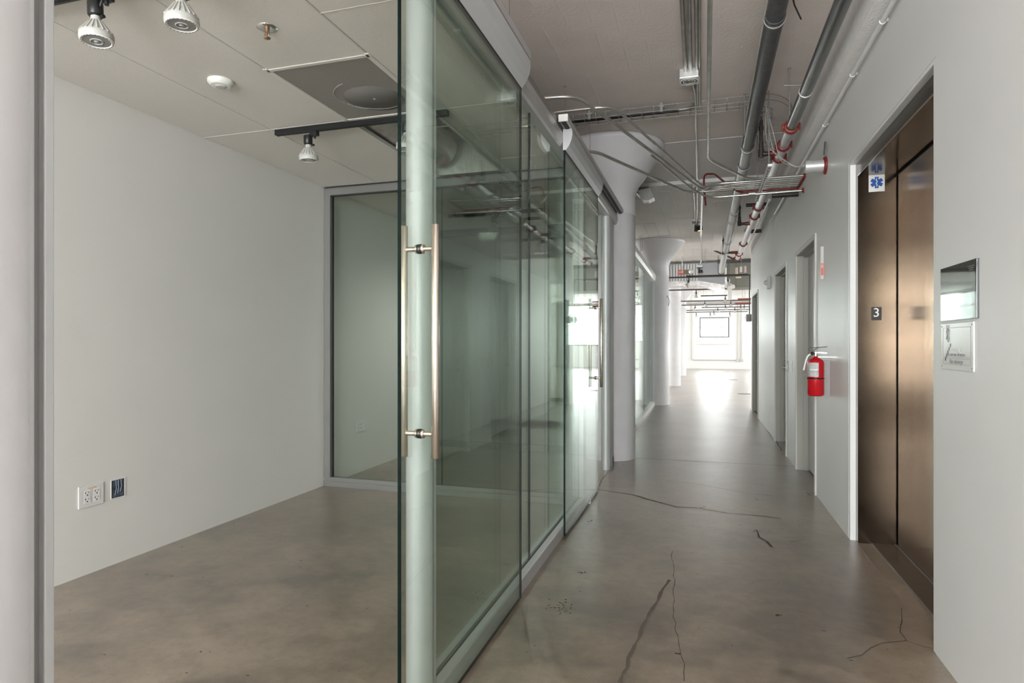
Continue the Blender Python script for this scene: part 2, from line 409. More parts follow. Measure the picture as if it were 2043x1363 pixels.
# --- right wall with openings
def wall_x(name, x0, x1, segs, zt, m, label):     # segs: list of (y0,y1,zbottom)
    mb = MB()
    for y0, y1, z0 in segs: mb.box(x0, x1, y0, y1, z0, zt)
    return obj(name, mb, m, kind='structure', label=label)
ELY0, ELY1, ELZ = 2.885, 4.44, H + 1.158
DA = (5.62, 6.74); DB = (7.46, 8.62); DC = (11.12, 12.38); DZ = H + .90; YE = 12.8
wr = wall_x('wall_right', XR, 1.12, [(-4.6, ELY0, 0), (ELY0, ELY1, ELZ), (ELY1, DA[0], 0), (DA[0], DA[1], DZ), (DA[1], DB[0], 0), (DB[0], DB[1], DZ),
        (DB[1], DC[0], 0), (DC[0], DC[1], DZ), (DC[1], YE, 0)], CZ, 'gloss_paint', 'off-white satin right wall of the corridor with doors and elevator')
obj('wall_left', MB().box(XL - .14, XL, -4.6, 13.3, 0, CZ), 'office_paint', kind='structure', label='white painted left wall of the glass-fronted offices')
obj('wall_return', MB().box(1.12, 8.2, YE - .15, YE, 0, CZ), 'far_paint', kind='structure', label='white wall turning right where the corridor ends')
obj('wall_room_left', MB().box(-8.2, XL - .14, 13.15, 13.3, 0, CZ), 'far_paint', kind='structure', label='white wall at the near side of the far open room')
# enclosure behind right wall doors and elevator shaft
obj('wall_shaft', MB().box(1.30, 1.40, -4.6, YE - .15, 0, CZ).box(1.12, 1.3, -4.6, -4.5, 0, CZ), 'paint', kind='structure', label='closing wall behind the corridor doors')

# slabs
ca = obj('ceiling', MB().box(-8.2, 8.2, -4.8, 6.87, CZ, CZ + .2), 'slab_a', kind='structure', label='painted concrete slab over the near corridor, unlit brownish tone put into its colour')
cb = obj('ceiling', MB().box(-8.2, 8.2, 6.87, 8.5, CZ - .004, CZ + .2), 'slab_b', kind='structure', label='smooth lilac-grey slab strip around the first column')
cc = obj('ceiling', MB().box(-8.2, 8.2, 8.5, 33.2, CZ - .05, CZ + .2), 'slab_c', kind='structure', label='board-marked pale slab over the far corridor and room')
mb = MB()
for i in range(17):
    x = -2.2 + i * .165; y = 1.0 + random.random()
    while y < 6.8:
        L = random.uniform(.3, 1.3)
        w = random.uniform(.0012, .0028)
        mb.box(x - w, x + w, y, min(y + L, 6.84), CZ - random.uniform(.002, .005), CZ + .002); y += L + random.uniform(.1, .9)
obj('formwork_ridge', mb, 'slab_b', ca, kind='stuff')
mb = MB()
for i in range(14):
    x = -1.4 + i * .2; y = 8.6
    while y < 20:
        L = random.uniform(.8, 2.5); mb.box(x - .003, x + .003, y, y + L, CZ - .053, CZ - .048); y += L + random.uniform(.2, 1.5)
for i in range(24):
    y = 8.8 + i * .5 + random.uniform(-.2, .2); x = random.uniform(-1.3, .6); mb.box(x, x + random.uniform(.2, .7), y, y + .008, CZ - .053, CZ - .048)
obj('formwork_ridge', mb, 'frame_paint', cc, kind='stuff')

# concrete beam on the right wall
mb = MB(); mb.box(.797, .93, -4.6, 7.6, H + 1.66, CZ + .01)
obj('trim_1', mb, 'beam', kind='structure', label='rough white concrete beam along the top of the right wall')

# far walls with windows
def wall_with_holes(name, axis, c0, c1, a0, a1, holes, zt, m, label):
    """axis 'y': wall spans x from a0..a1 at y c0..c1 ; axis 'x': spans y"""
    mb = MB(); cuts = sorted(holes); cur = a0
    def bx(p0, p1, z0, z1):
        if p1 - p0 < 1e-4 or z1 - z0 < 1e-4: return
        if axis == 'y': mb.box(p0, p1, c0, c1, z0, z1)
        else: mb.box(c0, c1, p0, p1, z0, z1)
    for h0, h1, z0, z1 in cuts:
        bx(cur, h0, 0, zt); bx(h0, h1, 0, z0); bx(h0, h1, z1, zt); cur = h1
    bx(cur, a1, 0, zt)
    return obj(name, mb, m, kind='structure', label=label)
FW = [(-5.2, -2.0, 1.35, 3.3), (-.12, 1.28, H + .32, H + 1.32), (2.5, 5.7, 1.15, 3.3)]
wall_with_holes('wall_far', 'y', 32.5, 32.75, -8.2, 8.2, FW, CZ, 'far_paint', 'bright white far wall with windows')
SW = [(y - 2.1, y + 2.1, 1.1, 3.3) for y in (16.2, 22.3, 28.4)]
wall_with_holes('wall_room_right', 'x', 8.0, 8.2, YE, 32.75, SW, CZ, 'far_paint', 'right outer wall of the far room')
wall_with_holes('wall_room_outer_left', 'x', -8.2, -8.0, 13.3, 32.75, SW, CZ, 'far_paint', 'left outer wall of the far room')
BW = [(-3.12, .82, .45, 2.85)]
wall_with_holes('wall_back', 'y', -4.6, -4.4, XL - .14, 1.12, BW, CZ, 'paint', 'wall behind the camera')
wn = [0]
def window(axis, c, h, nx, nz, label, barw=.05):
    wn[0] += 1; a0, a1, z0, z1 = h; root = None
    def bx(mb, p0, p1, q0, q1, t=.03):
        if axis == 'y': mb.box(p0, p1, c - t, c + t, q0, q1)
        else: mb.box(c - t, c + t, p0, p1, q0, q1)
        return mb
    loc = ((a0 + a1) / 2, c, z0) if axis == 'y' else (c, (a0 + a1) / 2, z0)
    root = thing('window_%d' % wn[0], label, None, loc, kind='structure')
    mb = MB(); w = barw
    for p in ((a0, a1, z0, z0 + w), (a0, a1, z1 - w, z1), (a0, a0 + w, z0 + w, z1 - w), (a1 - w, a1, z0 + w, z1 - w)): bx(mb, *p)
    obj('window_frame', mb, 'steelsash', root)
    xs = nx if isinstance(nx, list) else [a0 + (a1 - a0) * i / nx for i in range(1, nx)]
    zs = nz if isinstance(nz, list) else [z0 + (z1 - z0) * i / nz for i in range(1, nz)]
    for x in xs: obj('mullion', bx(MB(), x - .014, x + .014, z0 + w, z1 - w, .02), 'steelsash', root)
    xx = [a0 + w] + [x for x in xs] + [a1 - w]
    for z in zs:
        obj('glazing_bar', bx(MB(), a0 + w, a1 - w, z - .012, z + .012, .018), 'steelsash', root)
    g = MB(); bx(g, a0 + w, a1 - w, z0 + w, z1 - w, .002); obj('pane', g, 'winglass', root)
    return root
window('y', 32.56, FW[0], 5, 4, 'steel gridded far window left of the columns')
window('y', 32.56, FW[1], [.95], [H + .82], 'small window with one large pane on the far wall')
window('y', 32.56, FW[2], 5, 4, 'steel gridded window at the right of the far wall')
for i, s in enumerate(SW): window('x', 8.1, s, 6, 4, 'steel gridded window in the right outer wall, bay %s' % ('near', 'middle', 'far')[i])
for i, s in enumerate(SW): window('x', -8.1, s, 6, 4, 'steel gridded window in the left outer wall, bay %s' % ('near', 'middle', 'far')[i])
window('y', -4.5, BW[0], 6, 4, 'steel gridded window behind the camera')
# splayed sill under the small window and wall conduits on the far wall
mb = MB(); mb.prism([(32.5, H + .30), (32.42, H + .22), (32.42, H - .02), (32.5, H - .02)], 'x', -.15, 1.3)
obj('trim_2', mb, 'far_paint', kind='structure', label='sloped sill ledge under the small far window')
def conduit(pts, r, label, m='emt', fil=.12, n=12, name='conduit', cat='conduit', group=None, rings=None):
    o = obj(name, MB().tube(fillet(pts, fil), r, n), m, label=label, cat=cat, group=group); return o
yy = 32.46
c1 = P(1379, 620, Y=yy); c2 = P(1379, 718, Y=yy); c3 = P(1470, 719, Y=yy); c4 = P(1472, 620, Y=yy); c5 = P(1479, 620, Y=yy); c6 = P(1479, 719, Y=yy)
conduit([(c1.x, yy, CZ - .06), (c2.x, yy, c2.z), (c3.x, yy, c2.z)], .02, 'white-grey conduit bent low across the far wall under the window', 'frame_paint')
conduit([(c4.x, yy, CZ - .06), (c4.x, yy, c2.z + .05)], .02, 'left of two vertical conduits right of the small far window', 'frame_paint')
conduit([(c5.x, yy, CZ - .06), (c5.x, yy, c2.z + .05)], .02, 'right of two vertical conduits right of the small far window', 'frame_paint')
mb = MB(); mb.box(c4.x - .08, c4.x + .06, yy - .05, yy + .03, c2.z - .07, c2.z + .06, bev=.01); mb.box(c5.x - .05, c5.x + .07, yy - .05, yy + .03, c2.z - .06, c2.z + .07, bev=.01)
obj('junction_box', mb, 'galv', label='pair of conduit outlet boxes low on the far wall', cat='electrical box')

# ============================================================ COLUMNS
def column(x, y, top, label, seam=True):
    r = .27
    root = thing('mushroom_column', label, 'column', (x, y, 0), 'round concrete mushroom columns')
    prof = [(r, 0), (r, .6), (r, H + 1.395), (r - .004, H + 1.398), (r - .004, H + 1.404), (r, H + 1.407), (r, H + 1.60)]
    obj('shaft', MB().lathe((x, y, 0), (0, 0, 1), prof, 48), 'column', root)
    z0 = H + 1.60; z1 = top - .055
    cp = [(r, z0), (r + .012, z0 + .06), (r + .045, z0 + .13), (r + .10, z0 + .20), (.575, z1), (.585, z1 + .01), (.585, top - .006), (.57, top)]
    obj('capital', MB().lathe((x, y, 0), (0, 0, 1), cp, 48), 'column', root)
    return root
column(-.97, .35, CZ, 'near round column with paint runs at the left picture edge')
column(-.97, 6.87, CZ - .004, 'round column with flared capital beside the second glass door')
column(-.925, 13.15, CZ - .05, 'round column with flared capital and dangling wire at the end of the third office')
column(-.88, 19.1, CZ - .05, 'slim bright column, third away down the corridor')
column(-.87, 25.2, CZ - .05, 'farthest visible bright column before the far wall')
# paint runs on near column
mb = MB()
for k in range(26):
    an = math.radians(-20 + random.uniform(-32, 40)); z = random.uniform(.4, 2.2); r = .271; L = random.uniform(.008, .06)
    c = Vector((-.97 + r * math.cos(an), .35 + r * math.sin(an), z)); mb.tube([c, c - Vector((0, 0, L * .5)), c - Vector((0, 0, L))], [.0012, .0025, .001], 6)
obj('paint_run', mb, 'white', bpy.data.objects['mushroom_column'], kind='stuff')

# ============================================================ GLASS PARTITIONS
SX0, SX1 = -.945, -.862     # sill inner/outer
GX = -.907                  # fixed glass plane
SH = .074
HB, HT = H + 1.265, H + 1.364
def pane_x(mb, x, y0, y1, z0, z1, t=.006):   # glass in plane x: slot0 glass, slot1 edge
    v = [(xx, yy, zz) for xx in (x - t, x + t) for yy in (y0, y1) for zz in (z0, z1)]
    mb.add(v, [(0, 1, 3, 2), (4, 6, 7, 5)], 0); mb.add(v, [(0, 4, 5, 1), (2, 3, 7, 6), (0, 2, 6, 4), (1, 5, 7, 3)], 1); return mb
def pane_y(mb, y, x0, x1, z0, z1, t=.006):
    v = [(xx, yy, zz) for xx in (x0, x1) for yy in (y - t, y + t) for zz in (z0, z1)]
    mb.add(v, [(0, 4, 5, 1), (2, 3, 7, 6)], 0); mb.add(v, [(0, 1, 3, 2), (4, 6, 7, 5), (0, 2, 6, 4), (1, 5, 7, 3)], 1); return mb
def half_round(x0, x1, y, depth, n=12):      # D profile, curved toward -Y
    cx = (x0 + x1) / 2; w = (x1 - x0) / 2
    return [(cx - w * math.cos(PI * k / n), y - depth * math.sin(PI * k / n)) for k in range(n + 1)]
def sill(mb, y0, y1, x0=SX0, x1=SX1):
    mb.prism([(x0, 0), (x1, 0), (x1, SH - .006), (x1 - .006, SH), (GX + .010, SH), (GX + .010, SH - .012), (GX - .010, SH - .012), (GX - .010, SH), (x0, SH)], 'y', y0, y1)
def header(root, y0, y1, dx=0):
    mb = MB(); x0, x1 = SX0 + dx, SX1 + dx
    mb.prism([(x0, HB), (x1 - .014, HB), (x1 - .004, HB + .012), (x1 + .006, HB + .05), (x1 + .002, HT), (x0, HT)], 'y', y0, y1)
    obj('head_rail', mb, 'alu', root)
    obj('head_gasket', MB().box(x0 + .005, x1 - .006, y0, y1, HT, HT + .006), 'gasket', root)
    obj('upper_track', MB().box(x0 + .01, x1 - .004, y0, y1, HT + .006, H + 1.415), 'alu_grey', root)
p1 = thing('glass_partition', 'long frameless glass partition on an aluminium sill between office and corridor', 'partition', (GX, 1.95, 0), 'glass office fronts')
mb = MB(); sill(mb, 1.96, 4.80); obj('sill_channel', mb, 'alu_light', p1)
header(p1, .60, 6.62)
PY = [1.96, 3.27, 4.69]
for a, b in zip(PY, PY[1:]):
    obj('glass_pane', pane_x(MB(), GX, a + .002, b - .002, SH - .01, HB + .01), ['glass', 'edge'], p1)
# jamb posts, curved side to the openings
def jamb_post(root, y, lab=None):
    mb = MB(); prof = half_round(-.965, -.868, y, .055); mb.prism(prof, 'z', 0, HB + .002, smooth=True)
    mb.box(-.965, -.868, y, y + .018, 0, HB + .002)
    o = obj('jamb_post', mb, 'alu_light', root, label=lab); return o
jamb_post(p1, 1.925, 'rounded aluminium post behind the near glass door')
jamb_post(p1, 6.175, 'rounded aluminium post at the second office opening')
mb = MB(); mb.box(-.955, -.868, 6.20, 6.29, 0, HB); mb.box(-.945, -.90, 6.29, 6.62, 0, .06); mb.box(-.955, -.90, 6.55, 6.62, 0, HB)
obj('jamb_channel', mb, 'alu', p1)
mb = MB(); mb.box(-.93, -.92, 6.29, 6.56, .06, HB); obj('jamb_gap', mb, 'gasket', p1)
mb = MB(); mb.box(-.955, -.870, 4.695, 4.80, SH, HB + .002); obj('jamb_post', mb, 'alu', p1, label='flat aluminium post where the office back wall meets the front')
# near jamb beside the near column : stepped channel
p0 = thing('door_jamb', 'stepped aluminium door jamb against the near column', 'door jamb', (-.93, .63, 0))
mb = MB(); mb.box(-.96, -.862, .599, .610, 0, HB, bev=.0015); mb.box(-.96, -.858, .620, .634, 0, HB, bev=.002); obj('channel', mb, 'alu_light', p0)
mb = MB(); mb.box(-.96, -.868, .610, .620, 0, HB); obj('jamb_groove', mb, 'alu_grey', p0)

# sliding doors
def handle(door, x, y, z0, z1):
    root = obj('handle', MB().cyl((x, y, z0 + .085), (x + .01, y, z0 + .085), .001), 'nickel', door) if False else None
    zc = [z0 + .092 * .82, z1 - .092 * .82]
    xi, xo = x - .056, x + .052; R = .0125
    for xx, nm in ((xo, 'outer'), (xi, 'inner')):
        mb = MB(); mb.lathe((xx, y, z0), (0, 0, 1), [(0, 0), (R - .002, 0), (R, .002), (R, z1 - z0 - .002), (R - .002, z1 - z0), (0, z1 - z0)], 24)
        b = obj('pull_bar', mb, 'nickel', door)
        if nm == 'outer':
            for z in zc:
                m2 = MB(); m2.cyl((xi, y, z), (xo, y, z), .008, 16)
                m2.lathe((x - .014, y, z), (1, 0, 0), [(.008, 0), (.013, 0), (.0145, .003), (.0145, .007), (.013, .0075)], 20)
                m2.lathe((x + .0065, y, z), (1, 0, 0), [(.013, 0), (.0145, .001), (.0145, .006), (.013, .009), (.008, .009)], 20)
                obj('standoff', m2, 'nickel', b)
                m3 = MB(); m3.lathe((x - .0075, y, z), (1, 0, 0), [(.0145, 0), (.0155, .001), (.0155, .014), (.0145, .015)], 20); obj('washer', m3, 'black', b)
DX = -.848
RAIL = [(DX - .010, H + 1.245), (DX + .008, H + 1.245), (DX + .030, H + 1.275), (DX + .046, H + 1.31), (DX + .052, H + 1.345), (DX + .050, H + 1.375), (DX + .044, H + 1.385), (DX - .010, H + 1.385)]
def sliding_door(y0, y1, hy, label):
    d = thing('sliding_glass_door', label, 'door', (DX, (y0 + y1) / 2, 0), 'sliding frameless glass doors')
    obj('glass_leaf', pane_x(MB(), DX, y0, y1, .012, H + 1.25), ['glass', 'edge'], d)
    obj('top_rail', MB().prism(RAIL, 'y', y0, y1, smooth=False), 'alu_light', d)
    obj('rail_gasket', MB().box(DX - .008, DX + .0075, y0 + .002, y1 - .002, H + 1.238, H + 1.246), 'gasket', d)
    handle(d, DX, hy, H - .358, H + .373)
    return d
d1 = sliding_door(1.637, 2.90, 1.775, 'near sliding glass door with tall nickel pull bars')
d2 = sliding_door(3.91, 5.22, 5.10, 'second sliding glass door farther along with nickel pull bars')
for (ya, yb, lab) in ((.6, 2.92, 'aluminium overhead track of the near glass door'), (3.78, 6.62, 'aluminium overhead track of the second glass door')):
    t = thing('door_track', lab, 'track', (-.87, (ya + yb) / 2, H + 1.386), 'sliding door tracks')
    obj('track_channel', MB().box(-.853, -.80, ya, yb, H + 1.388, H + 1.425), 'alu', t)
    obj('end_cap', MB().box(-.856, -.797, ya - .008, ya, H + 1.384, H + 1.428), 'white', t)
    obj('hanger_strip', MB().box(-.84, -.815, ya + .01, yb, H + 1.380, H + 1.388), 'gasket', t)
q = P(1175, 1003, X=-.845)
mb = MB(); mb.box(-.862, -.832, 4.80, 4.84, 0, .010); mb.box(-.838, -.832, 4.80, 4.84, .010, .03); obj('floor_guide', mb, 'alu_light', label='small floor guide clip under the second glass door', cat='door guide')

# office 1 back glass wall (Y=4.75)
b1 = thing('glass_partition', 'glass wall in a grey aluminium frame at the back of the near office', 'partition', (-2.1, 4.75, 0), 'glass office fronts')
BY = 4.75
mb = MB(); mb.box(XL + .003, XL + .065, BY - .03, BY + .03, .075, OC - .075); obj('stile', mb, 'alu_grey', b1)
mb = MB(); mb.box(XL + .003, -.95, BY - .03, BY + .03, OC - .075, OC - .02); mb.box(XL + .003, -.95, BY - .034, BY + .034, OC - .02, OC - .013); obj('head', mb, 'alu_grey', b1)
mb = MB(); mb.box(XL + .003, -.95, BY - .034, BY + .034, 0, .045); mb.box(XL + .003, -.95, BY - .026, BY + .026, .045, .078); obj('bottom_rail', mb, 'alu_grey', b1)
obj('shadow_gap', MB().box(XL + .003, -.95, BY - .02, BY + .02, OC - .013, OC), 'gasket', b1)
obj('glazing_bead', MB().box(XL + .065, XL + .078, BY - .012, BY + .012, .078, OC - .075).box(XL + .065, -.95, BY - .012, BY + .012, OC - .083, OC - .075), 'gasket', b1)
for x0, x1 in ((XL + .078, -2.07), (-2.066, -.95)):
    obj('glass_pane', pane_y(MB(), BY, x0, x1, .07, OC - .08), ['glass', 'edge'], b1)
# front end of office 1 (unseen, made glass to let daylight in) and third office
e1 = thing('glass_partition', 'unseen end wall of the near office beside the near column, made glass to let daylight in', 'partition', (-2.1, .35, 0), 'glass office fronts')
mb = MB(); mb.box(XL + .003, -1.26, .32, .38, 0, .075).box(XL + .003, -1.26, .32, .38, OC - .075, OC - .01); obj('rails', mb, 'alu_grey', e1)
obj('glass_pane', pane_y(MB(), .35, XL + .01, -1.26, .07, OC - .07), ['winglass', 'edge'], e1)
p3 = thing('glass_partition', 'glass front of the third office between first and second round columns', 'partition', (-.95, 10, 0), 'glass office fronts')
ox = -.058
mb = MB(); mb.box(SX0 + ox, SX1 + ox, 7.2, 12.88, 0, SH, bev=.004); obj('sill_channel', mb, 'white', p3)
mb = MB(); mb.prism([(SX0 + ox, HB), (SX1 + ox, HB), (SX1 + ox + .02, HB + .05), (SX1 + ox + .02, HT + .03), (SX0 + ox, HT + .03)], 'y', 7.2, 12.88); obj('head_rail', mb, 'white', p3)
ys = [7.24, 9.12, 11.0, 12.84]
for a, b in zip(ys, ys[1:]): obj('glass_pane', pane_x(MB(), GX + ox, a, b - .003, SH - .005, HB + .01), ['glass', 'edge'], p3)
obj('stile', MB().box(SX0 + ox, SX1 + ox, 12.84, 12.88, SH, HB).box(SX0 + ox, SX1 + ox, 7.2, 7.24, SH, HB), 'alu_light', p3)
p5 = thing('glass_partition', 'dividing wall between second and third office, made glass to pass daylight', 'partition', (-2.1, 6.98, 0), 'glass office fronts')  # glazed instead of solid so daylight reaches the second office
obj('rails', MB().box(XL, -1.2, 6.95, 7.01, 0, .075).box(XL, -1.2, 6.95, 7.01, OC - .075, OC), 'alu_grey', p5)
obj('glass_pane', pane_y(MB(), 6.98, XL, -1.2, .07, OC - .07), ['winglass', 'edge'], p5)
p4 = thing('glass_partition', 'glass end wall of the third office toward the far room', 'partition', (-2.1, 13.15, 0), 'glass office fronts')
obj('rails', MB().box(XL, -1.2, 13.12, 13.18, 0, .075).box(XL, -1.2, 13.12, 13.18, OC - .075, OC), 'alu_grey', p4)
obj('glass_pane', pane_y(MB(), 13.15, XL, -1.2, .07, OC - .07), ['winglass', 'edge'], p4)

# ============================================================ OFFICE CEILING
oc = obj('ceiling', MB().box(XL, -.955, .40, 6.9, OC + .012, OC + .016).box(XL, -.955, 7.06, 13.1, OC + .012, OC + .016) if False else MB().box(XL, -.955, 7.06, 13.1, OC, OC + .02),
         'tile', kind='structure', label='white suspended ceiling of the third office')
sus = thing('ceiling', 'suspended white tile ceiling of the near office', None, (-2.1, 2.6, OC), kind='structure')
XS = [XL, -2.652, -2.095, -1.52, -.953]
YS = {0: [.40, 1.80 - .62, 3.35, 4.72], 1: [.40, 2.23 - 1.1, 3.35, 4.72], 2: [.40, 1.50, 2.62, 3.345, 4.72], 3: [.40, 2.23, 3.35, 4.72]}
YS[0] = [.40, 3.35, 4.72]; YS[1] = [.40, 3.35, 4.72]
g = .0055
for ci in range(4):
    yy_ = YS[ci]
    for a, b in zip(yy_, yy_[1:]):
        x0, x1 = XS[ci], XS[ci + 1]
        if ci == 2 and abs(a - 3.345) < .01: continue
        if ci == 2 and abs(a - 2.62) < .01:
            continue
        mb = MB(); mb.box(x0 + g, x1 - g, a + g, b - g, OC, OC + .014, bev=.0015); obj('ceiling_tile', mb, 'tile', sus)
mb = MB()
for x in XS[1:4]: mb.box(x - .002, x + .002, .40, 4.72, OC - .0015, OC + .02)
for ci in range(4):
    for y in YS[ci][1:-1]: mb.box(XS[ci], XS[ci + 1], y - .002, y + .002, OC - .0015, OC + .02)
mb.box(XL, XL + .012, .4, 4.72, OC + .003, OC + .006)
mb.box(XS[2] - .012, XS[2] + .012, 2.6, 4.72, OC - .004, OC + .02); mb.box(XS[3] - .012, XS[3] + .012, 2.6, 4.72, OC - .004, OC + .02)
mb.box(XS[2], XS[3], 2.61, 2.632, OC - .004, OC + .02); mb.box(XS[2], XS[3], 3.335, 3.358, OC - .004, OC + .02)
obj('ceiling_grid', mb, 'tgrid', sus)
obj('ceiling_lid', MB().box(-2.45, -1.4, 2.5, 4.74, OC + .42, OC + .43).box(-2.45, -2.44, 2.5, 4.74, OC + .02, OC + .42).box(-1.41, -1.40, 2.5, 4.74, OC + .02, OC + .42).box(-2.45, -1.4, 4.73, 4.74, OC + .02, OC + .42).box(-2.45, -1.4, 2.5, 2.51, OC + .02, OC + .42), 'tgrid', sus)
s2 = thing('ceiling', 'suspended tile ceiling of the second office', None, (-2.1, 5.8, OC), kind='structure')
for ci in range(4):
    for a, b in ((4.78, 5.9), (5.9, 6.9)): obj('ceiling_tile', MB().box(XS[ci] + g, XS[ci + 1] - g, a + g, b - g, OC, OC + .014), 'tile', s2)
# perforated return grille
gr = thing('return_air_grille', 'grey perforated ceiling grille with round fan plate behind it', 'grille', (-1.81, 2.98, OC))
obj('perforated_panel', MB().box(XS[2] + .014, XS[3] - .014, 2.634, 3.333, OC + .001, OC + .006), 'grille', gr)
for x_ in (XS[2] + .006, XS[3] - .016): obj('grille_edge', MB().box(x_, x_ + .010, 2.628, 3.34, OC - .003, OC + .006), 'tgrid', gr)
mb = MB(); mb.lathe((-1.76, 3.10, OC - .0005), (0, 0, 1), [(0, 0), (.17, 0), (.17, .003)], 36); obj('fan_plate', mb, 'fanplate', gr)
mb = MB()
for (r, a0, a1) in ((.20, 2.2, 4.4), (.185, 1.0, 2.9)):
    mb.tube([(-1.76 + r * math.cos(a0 + (a1 - a0) * k / 12), 3.06 + r * math.sin(a0 + (a1 - a0) * k / 12), OC - .0002) for k in range(13)], .0022, 5)
mb.lathe((-1.76, 3.10, OC - .003), (0, 0, 1), [(0, 0), (.008, 0), (.008, .003)], 10)
obj('fan_mark', mb, 'label', gr)
# foil duct in open bay
fd = obj('flexible_duct', MB().tube([(-2.10, 3.2, OC + .2), (-2.10, 3.6, OC + .18), (-2.06, 4.0, OC + .17), (-2.02, 4.6, OC + .2)], [.14, .145, .14, .15], 28), 'foil',
         label='crumpled silver foil duct in the open ceiling bay', cat='duct')

# smoke detector, sprinkler
q = P(440, 161, Z=OC); root = thing('smoke_detector', 'white round smoke detector on the office ceiling', 'smoke detector', (q.x, q.y, OC - .036))
obj('base', MB().lathe((q.x, q.y, OC), (0, 0, -1), [(.063, 0), (.064, .010), (.06, .018), (.048, .028)], 32), 'white', root)
obj('sensor_cap', MB().lathe((q.x, q.y, OC), (0, 0, -1), [(.030, .022), (.028, .034), (.02, .036), (0, .036)], 24), 'lampwhite', root)
obj('cap_collar', MB().lathe((q.x, q.y, OC), (0, 0, -1), [(.048, .028), (.030, .030)], 32), 'white', root)
q = P(533, 55, Z=OC); root = thing('fire_sprinkler', 'chrome fire sprinkler head with round escutcheon on the office ceiling', 'sprinkler', (q.x, q.y, OC - .05))
obj('escutcheon', MB().lathe((q.x, q.y, OC), (0, 0, -1), [(.043, 0), (.043, .003), (.022, .007), (.014, .004), (0, .004)], 28), 'chrome', root)
mb = MB(); mb.cyl((q.x, q.y, OC - .004), (q.x, q.y, OC - .022), .010); mb.tube([(q.x - .009, q.y, OC - .022), (q.x - .013, q.y, OC - .032), (q.x, q.y, OC - .044)], .0022, 6)
mb.tube([(q.x + .009, q.y, OC - .022), (q.x + .013, q.y, OC - .032), (q.x, q.y, OC - .044)], .0022, 6); mb.cyl((q.x, q.y, OC - .022), (q.x, q.y, OC - .044), .003)
obj('sprinkler_frame', mb, 'brass', root)
mb = MB(); mb.lathe((q.x, q.y, OC - .044), (0, 0, -1), [(0, 0), (.006, 0), (.015, .001), (.015, .003), (0, .003)], 18); obj('deflector', mb, 'brass', root)

